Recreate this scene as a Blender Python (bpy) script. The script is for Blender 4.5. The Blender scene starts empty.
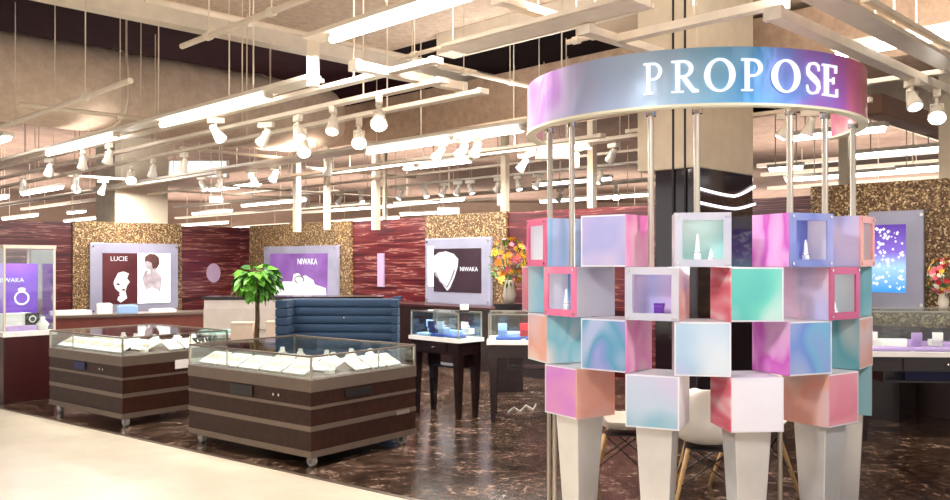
import bpy, math, random
from mathutils import Vector, Matrix
random.seed(7)
R = math.radians
S = bpy.context.scene
COL = S.collection
F, CX, HY, CH = 850.0, 475.0, 262.0, 1.6          # focal length in px, image centre, horizon row, eye height

# ------------------------------------------------------------------ pixel helpers
def at(px, py, z):
    Y = (z - CH) * F / (HY - py)
    return Vector(((px - CX) / F * Y, Y, z))
def atY(px, py, Y):
    return Vector(((px - CX) / F * Y, Y, CH + (HY - py) * Y / F))
D1 = Vector((-math.sin(R(45)), math.cos(R(45)), 0))   # room axes: left-back, right-back
D2 = Vector((math.cos(R(45)), math.sin(R(45)), 0))

def lin(c):
    c = c / 255.0
    return c / 12.92 if c <= 0.04045 else ((c + 0.055) / 1.055) ** 2.4
def rgb(r, g, b): return (lin(r), lin(g), lin(b), 1.0)

# ------------------------------------------------------------------ materials
MATS = {}
class NT:
    def __init__(s, name):
        s.m = bpy.data.materials.new(name); s.m.use_nodes = True
        s.t = s.m.node_tree; s.t.nodes.clear()
        s.out = s.n('ShaderNodeOutputMaterial')
    def n(s, typ, **kw):
        nd = s.t.nodes.new(typ)
        for k, v in kw.items(): setattr(nd, k, v)
        return nd
    def l(s, a, b): s.t.links.new(a, b)
    def ramp(s, fac, stops, interp='LINEAR'):
        r = s.n('ShaderNodeValToRGB'); cr = r.color_ramp; cr.interpolation = interp
        while len(cr.elements) < len(stops): cr.elements.new(0.5)
        for e, (p, c) in zip(cr.elements, stops): e.position = p; e.color = c
        s.l(fac, r.inputs[0]); return r.outputs[0]
    def coords(s, scale=(1,1,1), kind='Object', offset_random=False):
        tc = s.n('ShaderNodeTexCoord'); mp = s.n('ShaderNodeMapping')
        mp.inputs['Scale'].default_value = scale
        src = tc.outputs[kind]
        if offset_random:
            oi = s.n('ShaderNodeObjectInfo'); ad = s.n('ShaderNodeVectorMath', operation='ADD')
            ml = s.n('ShaderNodeMath', operation='MULTIPLY'); ml.inputs[1].default_value = 37.0
            s.l(oi.outputs['Random'], ml.inputs[0])
            s.l(src, ad.inputs[0]); s.l(ml.outputs[0], ad.inputs[1]); src = ad.outputs[0]
        s.l(src, mp.inputs['Vector']); return mp.outputs[0]
    def noise(s, vec, scale, detail=4, rough=0.55, dist=0.0):
        n = s.n('ShaderNodeTexNoise'); n.inputs['Scale'].default_value = scale
        n.inputs['Detail'].default_value = detail; n.inputs['Roughness'].default_value = rough
        n.inputs['Distortion'].default_value = dist
        s.l(vec, n.inputs['Vector']); return n.outputs[0]
    def pbr(s, color=None, rough=0.5, metal=0.0, spec=0.5, coat=0.0, emit=None, es=0.0):
        p = s.n('ShaderNodeBsdfPrincipled')
        if color is not None:
            if isinstance(color, tuple): p.inputs['Base Color'].default_value = color
            else: s.l(color, p.inputs['Base Color'])
        p.inputs['Roughness'].default_value = rough; p.inputs['Metallic'].default_value = metal
        p.inputs['Specular IOR Level'].default_value = spec
        p.inputs['Coat Weight'].default_value = coat; p.inputs['Coat Roughness'].default_value = 0.05
        if emit is not None:
            p.inputs['Emission Strength'].default_value = es
            if isinstance(emit, tuple): p.inputs['Emission Color'].default_value = emit
            else: s.l(emit, p.inputs['Emission Color'])
        return p
    def bump(s, h, p, strength=0.3, dist=0.02):
        b = s.n('ShaderNodeBump'); b.inputs['Strength'].default_value = strength; b.inputs['Distance'].default_value = dist
        s.l(h, b.inputs['Height']); s.l(b.outputs[0], p.inputs['Normal'])
    def done(s, sh): s.l(sh.outputs[0], s.out.inputs[0]); return s.m

def plain(name, col, rough=0.5, metal=0.0, var=0.06, scale=6.0, spec=0.5, coat=0.0, bump=0.0, bscale=60):
    """one paint/plastic/metal colour with a slight procedural mottle"""
    if name in MATS: return MATS[name]
    t = NT(name); v = t.coords()
    nz = t.noise(v, scale, 3)
    a = tuple(max(0, c * (1 - var)) for c in col[:3]) + (1,)
    b = tuple(min(1, c * (1 + var)) for c in col[:3]) + (1,)
    p = t.pbr(t.ramp(nz, [(0.3, a), (0.7, b)]), rough, metal, spec, coat)
    if bump: t.bump(t.noise(v, bscale, 3), p, bump, 0.01)
    MATS[name] = t.done(p); return MATS[name]

def emissive(name, col, strength):
    if name in MATS: return MATS[name]
    t = NT(name); e = t.n('ShaderNodeEmission'); e.inputs[0].default_value = col; e.inputs[1].default_value = strength
    MATS[name] = t.done(e); return MATS[name]

def glow(name, stops, scale, strength, stretch=(1,1,1), base_rough=0.3):
    """a backlit print: noise-mixed colours, lit from behind"""
    t = NT(name); c = t.ramp(t.noise(t.coords(stretch), scale, 3), stops)
    p = t.pbr(c, base_rough, emit=c, es=strength); MATS[name] = t.done(p); return MATS[name]

def film(name, stops, scale=2.2, stretch=(1, 1, 1), see=0.16):
    """iridescent acrylic sheet: several soft colour fields, half scattering, half letting light through"""
    t = NT(name); v = t.coords(stretch, offset_random=True)
    stops = [(p, tuple(k*.86 + .14*1.0 for k in c_[:3]) + (1,)) for p, c_ in stops]
    c = t.ramp(t.noise(v, scale*1.35, 1.0, 0.4, 0.35), stops)
    p = t.pbr(c, 0.12, coat=0.35)
    tr = t.n('ShaderNodeBsdfTranslucent'); t.l(c, tr.inputs[0])
    m1 = t.n('ShaderNodeMixShader'); m1.inputs[0].default_value = 0.35
    t.l(p.outputs[0], m1.inputs[1]); t.l(tr.outputs[0], m1.inputs[2])
    tp = t.n('ShaderNodeBsdfTransparent'); t.l(c, tp.inputs[0])
    m2 = t.n('ShaderNodeMixShader'); m2.inputs[0].default_value = see
    t.l(m1.outputs[0], m2.inputs[1]); t.l(tp.outputs[0], m2.inputs[2])
    MATS[name] = t.done(m2); return MATS[name]

def glass(name, tint=(0.93, 0.97, 0.96, 1), refl=0.06):
    t = NT(name); tp = t.n('ShaderNodeBsdfTransparent'); tp.inputs[0].default_value = tint
    g = t.n('ShaderNodeBsdfGlossy'); g.inputs['Roughness'].default_value = 0.03
    nz = t.noise(t.coords(), 3.0); lw = t.n('ShaderNodeLayerWeight'); lw.inputs[0].default_value = 0.25
    t.l(t.ramp(nz, [(0.0, (0.95, 0.95, 0.95, 1)), (1.0, (1, 1, 1, 1))]), g.inputs[0])
    ml = t.n('ShaderNodeMath', operation='MULTIPLY_ADD'); ml.inputs[1].default_value = 0.35; ml.inputs[2].default_value = refl
    t.l(lw.outputs['Fresnel'], ml.inputs[0])
    m = t.n('ShaderNodeMixShader'); t.l(ml.outputs[0], m.inputs[0])
    t.l(tp.outputs[0], m.inputs[1]); t.l(g.outputs[0], m.inputs[2])
    MATS[name] = t.done(m); return MATS[name]

# floors / walls / ceilings
def mk_marble():
    t = NT('dark_marble'); v = t.coords()
    a = t.noise(v, 2.6, 9, 0.72, 1.2); b = t.noise(v, 15.0, 7, 0.8, 0.4)
    mx = t.n('ShaderNodeMix', data_type='FLOAT'); mx.inputs[0].default_value = 0.5
    t.l(a, mx.inputs[2]); t.l(b, mx.inputs[3])
    c = t.ramp(mx.outputs[0], [(0.39, rgb(24, 16, 13)), (0.47, rgb(54, 39, 31)), (0.54, rgb(94, 73, 60)), (0.61, rgb(166, 144, 128))])
    p = t.pbr(c, 0.14, spec=0.45); t.bump(b, p, 0.12, 0.01); return t.done(p)
def mk_aisle():
    t = NT('cream_stone'); v = t.coords()
    c = t.ramp(t.noise(v, 2.2, 8, 0.7), [(0.3, rgb(204, 192, 170)), (0.7, rgb(222, 212, 192))])
    p = t.pbr(c, 0.32, spec=0.4); return t.done(p)
def mk_maroon():
    t = NT('maroon_wood'); v = t.coords((0.35, 0.35, 5.2))
    a = t.noise(v, 1.5, 3, 0.5, 0.5); b = t.noise(t.coords((1.2, 1.2, 26)), 1.0, 3, 0.5)
    mx = t.n('ShaderNodeMix', data_type='FLOAT'); mx.inputs[0].default_value = 0.35
    t.l(a, mx.inputs[2]); t.l(b, mx.inputs[3])
    c = t.ramp(mx.outputs[0], [(0.38, rgb(44, 8, 14)), (0.47, rgb(84, 20, 26)), (0.515, rgb(92, 28, 30)), (0.532, rgb(160, 112, 102)), (0.55, rgb(88, 24, 28)), (0.63, rgb(58, 12, 18))])
    p = t.pbr(c, 0.3, coat=0.2); return t.done(p)
def mk_mosaic():
    t = NT('gold_mosaic'); v = t.coords()
    vo = t.n('ShaderNodeTexVoronoi'); vo.inputs['Scale'].default_value = 58; t.l(v, vo.inputs['Vector'])
    sp = t.n('ShaderNodeSeparateColor'); t.l(vo.outputs['Color'], sp.inputs[0])
    c = t.ramp(sp.outputs[0], [(0.0, rgb(56, 36, 22)), (0.4, rgb(104, 76, 48)), (0.78, rgb(148, 116, 76)), (0.97, rgb(220, 196, 150))])
    p = t.pbr(c, 0.35, metal=0.25); t.bump(sp.outputs[1], p, 0.4, 0.01); return t.done(p)
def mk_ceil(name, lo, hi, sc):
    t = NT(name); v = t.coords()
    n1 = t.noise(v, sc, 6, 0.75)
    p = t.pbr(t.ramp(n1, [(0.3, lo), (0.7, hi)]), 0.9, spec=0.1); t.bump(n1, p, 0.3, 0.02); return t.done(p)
def mk_band():
    t = NT('iridescent_band'); v = t.coords()
    sx = t.n('ShaderNodeSeparateXYZ'); t.l(v, sx.inputs[0])
    nz = t.noise(t.coords((1, 1, 0.7)), 3.2, 1.5, 0.5, 0.8)
    ad = t.n('ShaderNodeMath', operation='MULTIPLY_ADD'); ad.inputs[1].default_value = 0.47; ad.inputs[2].default_value = 0.5
    t.l(sx.outputs[0], ad.inputs[0])
    a2 = t.n('ShaderNodeMath', operation='MULTIPLY_ADD'); a2.inputs[1].default_value = 0.26; t.l(nz, a2.inputs[0]); t.l(ad.outputs[0], a2.inputs[2])
    a3 = t.n('ShaderNodeMath', operation='SUBTRACT'); a3.inputs[1].default_value = 0.13; t.l(a2.outputs[0], a3.inputs[0])
    c = t.ramp(a3.outputs[0], [(0.02, rgb(226, 168, 186)), (0.08, rgb(176, 118, 206)), (0.15, rgb(196, 178, 222)), (0.28, rgb(168, 186, 220)), (0.42, rgb(176, 200, 226)),
        (0.55, rgb(140, 196, 232)), (0.66, rgb(86, 160, 224)), (0.76, rgb(124, 140, 224)), (0.84, rgb(178, 110, 208)), (0.92, rgb(222, 120, 170)), (1.0, rgb(226, 150, 148))])
    p = t.pbr(c, 0.34, metal=0.15, coat=0.12, spec=0.3); t.bump(nz, p, 0.25, 0.08); return t.done(p)

MARBLE, AISLE, MAROON, MOSAIC = mk_marble(), mk_aisle(), mk_maroon(), mk_mosaic()
CEIL_N = mk_ceil('ceiling_sprayed', rgb(188, 166, 146), rgb(226, 206, 184), 12)
CEIL_R = mk_ceil('ceiling_smooth', rgb(214, 196, 170), rgb(230, 214, 190), 1.2)
CEIL_SHADE = mk_ceil('ceiling_void_shade', rgb(42, 22, 24), rgb(58, 32, 32), 3)  # shade of the gap over the duct put into the colour
CEIL_F = mk_ceil('ceiling_far', rgb(150, 120, 104), rgb(186, 156, 136), 2.5)
DUCT = mk_ceil('duct_wrap', rgb(204, 182, 160), rgb(232, 212, 192), 7)
BEAM = mk_ceil('beam_sprayed', rgb(178, 150, 128), rgb(212, 184, 158), 10)
BAND = mk_band()
WHITE = plain('white_metal', rgb(236, 226, 208), 0.4)
CREAM = plain('cream_metal', rgb(228, 214, 194), 0.45)
COLUMN = plain('column_paint', rgb(212, 198, 174), 0.7)
WOOD = plain('dark_wood', rgb(54, 29, 20), 0.4, var=0.3, scale=14, spec=0.25)
BLACKWOOD = plain('black_wood', rgb(34, 20, 20), 0.25, var=0.25, scale=12, coat=0.3)
REDWOOD = plain('red_wood', rgb(58, 18, 20), 0.35, var=0.2, scale=9)
RUST = plain('rust_wood', rgb(104, 46, 34), 0.45, var=0.15)
STRIP = plain('champagne_strip', rgb(122, 106, 94), 0.35, metal=0.5)
STEEL = plain('brushed_steel', rgb(196, 186, 172), 0.28, metal=0.9)
CHROME = plain('chrome', rgb(214, 210, 204), 0.12, metal=1.0)
DARK = plain('dark_plastic', rgb(26, 20, 22), 0.35)
PLINTH = plain('satin_plinth', rgb(226, 224, 222), 0.25, metal=0.6)
SHELLW = plain('white_shell', rgb(246, 240, 228), 0.3)
BEECH = plain('beech', rgb(206, 166, 112), 0.45, var=0.15, scale=22)
NAVYF = plain('blue_fabric', rgb(46, 70, 98), 0.8, var=0.14, scale=90, bump=0.3, bscale=300)
BARK = plain('bark', rgb(92, 72, 48), 0.8, var=0.3, scale=40)
LEAF = plain('leaf_green', rgb(104, 172, 52), 0.45, var=0.35, scale=9)
LEAF2 = plain('leaf_dark', rgb(58, 108, 40), 0.5, var=0.35, scale=9)
POT = plain('pot_ceramic', rgb(210, 200, 184), 0.4)
PADW = plain('white_pad', rgb(250, 246, 238), 0.6)
PADB = plain('black_pad', rgb(40, 32, 32), 0.6)
PADK = plain('beige_box', rgb(214, 190, 168), 0.7)
BLUEP = plain('blue_velvet', rgb(48, 82, 168), 0.7)
LBLUE = plain('pale_blue', rgb(150, 184, 226), 0.6)
REDP = plain('red_velvet', rgb(206, 34, 48), 0.6)
TURQ = plain('turquoise', rgb(150, 216, 200), 0.6)
LILAC = plain('lilac', rgb(196, 160, 220), 0.6)
PURPLE = plain('purple_box', rgb(92, 34, 150), 0.4)
NAVY = plain('navy_box', rgb(30, 34, 92), 0.5)
DECKW = plain('white_slab', rgb(246, 240, 236), 0.3)
PANEL = plain('pale_panel', rgb(230, 218, 208), 0.6)
CLAD = plain('black_cladding', rgb(40, 28, 34), 0.12, var=0.15, coat=0.5)
ICE = plain('frosted_white', rgb(236, 246, 248), 0.25)
GLASS = glass('clear_glass')
FRAMEG = plain('lavender_frame', rgb(168, 168, 188), 0.25, metal=0.3, var=0.12, scale=2)
TUBE = emissive('tube_light', (1.0, 0.96, 0.90, 1), 9.0)
LENS = emissive('lens_on', (1.0, 0.94, 0.84, 1), 26.0)
LENSDIM = emissive('lens_dim', (1.0, 0.94, 0.86, 1), 3.0)
GLOWLINE = emissive('glow_white', (1.0, 0.96, 0.96, 1), 2.2)
SIGNW = emissive('backlit_white', (0.93, 0.98, 0.95, 1), 1.1)

W_ = rgb(250, 248, 246)
FILM = {
 'lavender': film('film_lavender', [(0.3, rgb(206, 186, 226)), (0.55, rgb(176, 178, 226)), (0.75, rgb(222, 206, 232))]),
 'bluestripe': film('film_bluestripe', [(0.25, rgb(228, 240, 246)), (0.45, rgb(120, 190, 232)), (0.55, rgb(190, 200, 234)), (0.75, rgb(160, 214, 236))], 2.2, (3, 3, 0.4)),
 'pinkmag': film('film_pinkmag', [(0.3, rgb(246, 206, 220)), (0.5, rgb(244, 160, 208)), (0.68, rgb(232, 84, 190))], 2.5, (2, 2, 1)),
 'magenta': film('film_magenta', [(0.3, rgb(246, 200, 236)), (0.5, rgb(240, 170, 230)), (0.6, rgb(220, 60, 206)), (0.8, rgb(236, 140, 226))], 2.6, (2, 2, 1)),
 'mint': film('film_mint', [(0.3, rgb(206, 240, 232)), (0.5, rgb(96, 222, 204)), (0.65, rgb(60, 206, 196)), (0.8, rgb(190, 236, 230))], 2.4),
 'mintpale': film('film_mintpale', [(0.3, rgb(216, 232, 226)), (0.55, rgb(166, 222, 216)), (0.75, rgb(226, 226, 226))]),
 'greyl': film('film_greyl', [(0.3, rgb(214, 212, 220)), (0.55, rgb(196, 198, 214)), (0.75, rgb(226, 218, 222))]),
 'peach': film('film_peach', [(0.3, rgb(246, 220, 204)), (0.5, rgb(244, 178, 150)), (0.7, rgb(238, 206, 206))], 2.6),
 'pinkred': film('film_pinkred', [(0.3, rgb(246, 214, 214)), (0.45, rgb(240, 130, 150)), (0.6, rgb(226, 70, 104)), (0.8, rgb(246, 190, 190))], 2.8, (0.6, 0.6, 2.5)),
 'rose': film('film_rose', [(0.3, rgb(246, 176, 190)), (0.55, rgb(240, 132, 162)), (0.8, rgb(248, 196, 196))]),
 'violet': film('film_violet', [(0.3, rgb(240, 190, 220)), (0.5, rgb(226, 132, 224)), (0.75, rgb(246, 176, 200))]),
 'blue': film('film_blue', [(0.3, rgb(170, 190, 232)), (0.48, rgb(92, 150, 226)), (0.6, rgb(110, 190, 226)), (0.78, rgb(160, 150, 228))], 2.2),
 'blueteal': film('film_blueteal', [(0.3, rgb(206, 206, 234)), (0.45, rgb(140, 160, 224)), (0.58, rgb(60, 170, 206)), (0.75, rgb(186, 204, 234))], 2.4, (1.6, 1.6, 0.8)),
 'teal': film('film_teal', [(0.3, rgb(150, 206, 214)), (0.55, rgb(76, 182, 196)), (0.78, rgb(214, 226, 222))], 2.6, (2, 2, 0.7)),
 'paleblue': film('film_paleblue', [(0.3, rgb(232, 240, 246)), (0.5, rgb(186, 216, 236)), (0.65, rgb(214, 204, 236)), (0.8, W_)], 2.0),
 'palelav': film('film_palelav', [(0.3, rgb(226, 214, 236)), (0.5, rgb(206, 222, 236)), (0.62, rgb(130, 196, 214)), (0.78, rgb(232, 222, 240))], 2.0),
 'white': film('film_white', [(0.3, W_), (0.7, rgb(244, 240, 250))], 1.5, see=0.05),
 'pinklav': film('film_pinklav', [(0.3, rgb(246, 196, 216)), (0.5, rgb(230, 206, 226)), (0.7, rgb(200, 196, 234))], 2.4, (1.6, 1.6, 0.8)),
 'cyanwhite': film('film_cyanwhite', [(0.3, rgb(226, 246, 246)), (0.55, rgb(140, 220, 236)), (0.75, W_)], 2.4, (2, 2, 0.7)),
 'periw': film('film_periw', [(0.3, rgb(140, 156, 220)), (0.55, rgb(106, 128, 206)), (0.75, rgb(170, 176, 226))]),
 'pinkfr': film('film_pinkframe', [(0.3, rgb(240, 116, 170)), (0.6, rgb(232, 92, 150)), (0.8, rgb(244, 150, 180))], see=0.05),
 'magfr': film('film_magframe', [(0.3, rgb(222, 30, 140)), (0.7, rgb(206, 24, 120))], see=0.05),
 'coralfr': film('film_coralframe', [(0.3, rgb(244, 170, 150)), (0.7, rgb(240, 130, 150))], see=0.05),
 'milky': film('film_milky', [(0.3, W_), (0.7, rgb(238, 236, 246))], see=0.12),
}

# ------------------------------------------------------------------ mesh builder
class MB:
    def __init__(s): s.v, s.f, s.mi = [], [], []
    def _add(s, vs, fs, mi=0):
        b = len(s.v); s.v += [tuple(v) for v in vs]
        for f in fs: s.f.append(tuple(b + i for i in f)); s.mi.append(mi)
    def box(s, c, d, rz=0.0, mi=0, rot=None):
        x, y, z = (k / 2 for k in d)
        m = rot if rot is not None else Matrix.Rotation(rz, 3, 'Z')
        c = Vector(c)
        vs = [c + m @ Vector(p) for p in ((-x,-y,-z),(x,-y,-z),(x,y,-z),(-x,y,-z),(-x,-y,z),(x,-y,z),(x,y,z),(-x,y,z))]
        s._add(vs, [(0,3,2,1),(4,5,6,7),(0,1,5,4),(1,2,6,5),(2,3,7,6),(3,0,4,7)], mi); return s
    def taper(s, c, d0, d1, h, mi=0):
        """four-sided tapered post, bottom centre c"""
        c = Vector(c); vs = []
        for z, d in ((0, d0), (h, d1)):
            for p in ((-1,-1),(1,-1),(1,1),(-1,1)): vs.append(c + Vector((p[0]*d[0]/2, p[1]*d[1]/2, z)))
        s._add(vs, [(0,3,2,1),(4,5,6,7),(0,1,5,4),(1,2,6,5),(2,3,7,6),(3,0,4,7)], mi); return s
    def cyl(s, a, b, r0, r1=None, n=10, mi=0, cap=True):
        a, b = Vector(a), Vector(b); r1 = r0 if r1 is None else r1
        d = (b - a).normalized(); u = d.orthogonal().normalized(); w = d.cross(u)
        vs = []
        for p, r in ((a, r0), (b, r1)):
            for k in range(n):
                t = 2 * math.pi * k / n; vs.append(p + (u * math.cos(t) + w * math.sin(t)) * r)
        fs = [(k, (k+1) % n, n + (k+1) % n, n + k) for k in range(n)]
        if cap: fs += [tuple(range(n-1, -1, -1)), tuple(range(n, 2*n))]
        s._add(vs, fs, mi); return s
    def tube(s, pts, r, n=8, mi=0):
        pts = [Vector(p) for p in pts]; vs = []; u = None
        for i, p in enumerate(pts):
            d = (pts[min(i+1, len(pts)-1)] - pts[max(i-1, 0)]).normalized()
            u = d.orthogonal().normalized() if u is None else (u - d * u.dot(d)).normalized()
            w = d.cross(u); rr = r[i] if isinstance(r, (list, tuple)) else r
            for k in range(n):
                t = 2*math.pi*k/n; vs.append(p + (u*math.cos(t) + w*math.sin(t))*rr)
        fs = [(i*n+k, i*n+(k+1) % n, (i+1)*n+(k+1) % n, (i+1)*n+k) for i in range(len(pts)-1) for k in range(n)]
        m = (len(pts)-1)*n
        fs += [tuple(range(n-1, -1, -1)), tuple(range(m, m+n))]
        s._add(vs, fs, mi); return s
    def lathe(s, prof, c=(0,0,0), n=16, mi=0, rot=None):
        c = Vector(c); vs = []; m = rot if rot is not None else Matrix.Identity(3)
        for r, z in prof:
            for k in range(n):
                t = 2*math.pi*k/n; vs.append(c + m @ Vector((r*math.cos(t), r*math.sin(t), z)))
        fs = [(i*n+k, i*n+(k+1) % n, (i+1)*n+(k+1) % n, (i+1)*n+k) for i in range(len(prof)-1) for k in range(n)]
        q = (len(prof)-1)*n
        fs += [tuple(range(n-1, -1, -1)), tuple(range(q, q+n))]
        s._add(vs, fs, mi); return s
    def ball(s, c, r, n=10, m=6, mi=0):
        rx, ry, rz = r if isinstance(r, (tuple, list)) else (r, r, r)
        c = Vector(c); vs = []
        for i in range(m+1):
            ph = -math.pi/2 + math.pi*i/m
            for k in range(n):
                t = 2*math.pi*k/n
                vs.append(c + Vector((rx*math.cos(ph)*math.cos(t), ry*math.cos(ph)*math.sin(t), rz*math.sin(ph))))
        fs = [(i*n+k, i*n+(k+1) % n, (i+1)*n+(k+1) % n, (i+1)*n+k) for i in range(m) for k in range(n)]
        s._add(vs, fs, mi); return s
    def prism(s, poly, fn, t0, t1, mi=0):
        """extrude a 2-D polygon; fn(x, y, t) gives the 3-D point"""
        n = len(poly)
        vs = [fn(x, y, t0) for x, y in poly] + [fn(x, y, t1) for x, y in poly]
        fs = [tuple(range(n)), tuple(range(2*n-1, n-1, -1))] + [(i, n+i, n+(i+1) % n, (i+1) % n) for i in range(n)]
        s._add(vs, fs, mi); return s
    def build(s, name, mats, parent=None, smooth=False, bevel=0.0, loc=None, rz=0.0):
        me = bpy.data.meshes.new(name); me.from_pydata(s.v, [], s.f)
        for m in (mats if isinstance(mats, (list, tuple)) else [mats]): me.materials.append(m)
        for p, k in zip(me.polygons, s.mi): p.material_index = k; p.use_smooth = smooth
        import bmesh
        b = bmesh.new(); b.from_mesh(me); bmesh.ops.recalc_face_normals(b, faces=b.faces); b.to_mesh(me); b.free()
        me.update(); o = bpy.data.objects.new(name, me); COL.objects.link(o)
        if parent is not None: o.parent = parent
        if loc is not None: o.location = loc
        o.rotation_euler.z = rz
        if bevel:
            md = o.modifiers.new('bevel', 'BEVEL'); md.width = bevel; md.segments = 2; md.limit_method = 'ANGLE'
        return o

def tag(o, label, cat, group=None):
    o['label'] = label; o['category'] = cat
    if group: o['group'] = group
    return o
def thing(name, label, cat, loc=(0,0,0), rz=0.0, group=None):
    o = bpy.data.objects.new(name, None); COL.objects.link(o)
    o.location = loc; o.rotation_euler.z = rz; o.empty_display_size = 0.1
    return tag(o, label, cat, group)
def structure(o, label=None):
    o['kind'] = 'structure'
    if label: o['label'] = label
    return o
def copy_tree(o, parent=None):
    c = o.copy(); COL.objects.link(c)
    if parent is not None: c.parent = parent
    for ch in list(o.children): copy_tree(ch, c)
    return c
ORD = ['first','second','third','fourth','fifth','sixth','seventh','eighth','ninth','tenth','eleventh','twelfth','thirteenth','fourteenth','fifteenth','sixteenth','seventeenth','eighteenth']
def text_mesh(txt, size, align='CENTER', extrude=0.002):
    cu = bpy.data.curves.new('lettering', 'FONT'); cu.body = txt; cu.size = size; cu.align_x = align; cu.extrude = extrude
    o = bpy.data.objects.new('tmp', cu); COL.objects.link(o)
    dg = bpy.context.evaluated_depsgraph_get(); me = bpy.data.meshes.new_from_object(o.evaluated_get(dg))
    bpy.data.objects.remove(o); return me
def put_text(txt, size, loc, mat, parent, rot=(R(90), 0, 0), align='CENTER'):
    me = text_mesh(txt, size, align); me.materials.clear(); me.materials.append(mat)
    o = bpy.data.objects.new('lettering', me); COL.objects.link(o); o.parent = parent
    o.location = loc; o.rotation_euler = rot; return o

# ------------------------------------------------------------------ camera
cam = bpy.data.cameras.new('camera'); cam.sensor_fit = 'HORIZONTAL'; cam.sensor_width = 36
cam.lens = 36 * F / 950.0; cam.shift_y = 12 / 950.0; cam.clip_end = 200
co = bpy.data.objects.new('camera', cam); COL.objects.link(co)
co.location = (0, 0, CH); co.rotation_euler = (R(90), 0, 0); S.camera = co

# ------------------------------------------------------------------ floor
e0, e1 = at(0, 408, 0), at(415, 500, 0); ed = (e1 - e0).normalized(); en = Vector((-ed.y, ed.x, 0))   # en points to the shop side
def quad(name, pts, mat, label=None):
    m = MB(); m._add(pts, [tuple(range(len(pts)))]); return structure(m.build(name, mat), label)
far = 60
a, b = e0 - ed*30, e0 + ed*40
quad('floor', [a, b, b + en*far, a + en*far], MARBLE, 'dark brown polished marble floor of the shop')
quad('floor_aisle', [a, b, b - en*14, a - en*14], AISLE, 'cream polished stone floor of the mall aisle')
tr = MB(); mid = (a + b) / 2; tr.box(mid + Vector((0, 0, .001)), (70, .04, .004), math.atan2(ed.y, ed.x))
structure(tr.build('trim_1', STRIP), 'thin metal strip between the cream and the dark floor')

# ------------------------------------------------------------------ walls
ZT = 2.36
WB = atY(430, 217, .76*F/45); WB.z = 0
def on_line(px, P, d):
    k = (px - CX) / F     # P + s d : x = k y
    s = (k * P.y - P.x) / (d.x - k * d.y)
    return P + d * s
KC = on_line(240, WB, D1)                      # the corner
def wall(name, p, q, z0, z1, th, mat, label, back):
    """a wall panel from p to q (left to right as seen), thickness going back"""
    m = MB(); L = (q - p).length
    m.box((L/2, th/2, (z1 - z0)/2), (L, th, z1 - z0))
    o = m.build(name, mat, loc=(p.x, p.y, z0), rz=math.atan2((q-p).y, (q-p).x)); return structure(o, label)
WL0 = KC - D2*8
wall('wall_left', WL0, KC, 0, ZT, .15, MAROON, 'maroon grained wood wall on the left', D1)
wall('wall_back', KC, on_line(990, WB, D1), 0, ZT, .15, MAROON, 'maroon grained wood wall along the back', D2)
def wall_panel(name, px0, px1, z1, P, d, mat, label, z0=0.0):
    p, q = on_line(px0, P, d), on_line(px1, P, d); n = Vector((d.y, -d.x, 0))
    if n.dot(Vector((0, -1, 0))) < 0: n = -n
    p, q = p + n*.04, q + n*.04
    return wall(name, p, q, z0, z1, .05, mat, label, None)
wall_panel('trim_2', 72, 181, ZT+.03, KC, D2, MOSAIC, 'gold mosaic wall panel behind the bride poster')
wall_panel('trim_3', 251, 353, ZT+.02, WB, D1, MOSAIC, 'gold mosaic wall panel behind the purple ring poster')
wall_panel('trim_4', 427, 508, ZT+.02, WB, D1, MOSAIC, 'gold mosaic wall panel behind the dark pendant poster')
wall_panel('trim_5', 812, 985, ZT+.1, WB, D1, MOSAIC, 'gold mosaic wall panel on the right behind the blue poster', .92)
wall_panel('baseboard_right', 790, 985, .92, WB, D1, plain('base_brown', rgb(48, 28, 24), .4), 'dark brown lower wall below the right gold panel')

# ------------------------------------------------------------------ ceilings
ZC, ZR, ZV, ZF = 4.4, 4.3, 5.2, 4.6
pb = at(150, 20, 4.2); pb.z = 0            # white beam along D2
pc = at(462, 48, 4.2); pc.z = 0            # edge along D1
def meet(P, d, Q, e):
    den = d.x*e.y - d.y*e.x; w = Q - P; return P + d * ((w.x*e.y - w.y*e.x) / den)
cn = meet(pb, D2, pc, D1)
def z3(p, z): return Vector((p.x, p.y, z))
def ceil(name, pts, z, mat, label):
    m = MB(); n = len(pts)
    m._add([z3(p, z) for p in pts] + [z3(p, z+.12) for p in pts], [tuple(range(n)), tuple(range(2*n-1, n-1, -1))] + [(i, (i+1) % n, n+(i+1) % n, n+i) for i in range(n)])
    return structure(m.build(name, mat), label)
ceil('ceiling', [cn, cn - D2*24, cn - D2*24 - D1*26, cn - D1*26], ZC, CEIL_N, 'near ceiling sprayed with rough beige insulation')
pr = at(600, 36, ZR); pr.z = 0
cr = meet(pr, D2, pc, D1)
ceil('ceiling_right', [cr, cr + D2*14, cr + D2*14 - D1*18, cr - D1*18], ZR, CEIL_R, 'smooth beige ceiling over the round sign')
ceil('ceiling_void_shade', [Vector((-30, -4, 0)), Vector((30, -4, 0)), Vector((30, 17, 0)), Vector((-30, 17, 0))], ZV, CEIL_SHADE, 'ceiling void above the ducts, shade painted in')
ceil('ceiling_far', [Vector((-40, 17, 0)), Vector((40, 17, 0)), Vector((40, 43, 0)), Vector((-40, 43, 0))], ZF, CEIL_F, 'far brownish ceiling beyond the shop walls')
m = MB(); m.box((0, 17.05, 4.96), (80, .1, .72)); structure(m.build('trim_11', CEIL_SHADE), 'drop between the ceiling void and the far ceiling, shade painted in')
m = MB(); m.box((0, 43, 2.4), (90, .2, 4.8)); structure(m.build('wall_far', plain('far_wall', rgb(190, 160, 138), .8)), 'distant store wall seen above the partitions')

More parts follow.
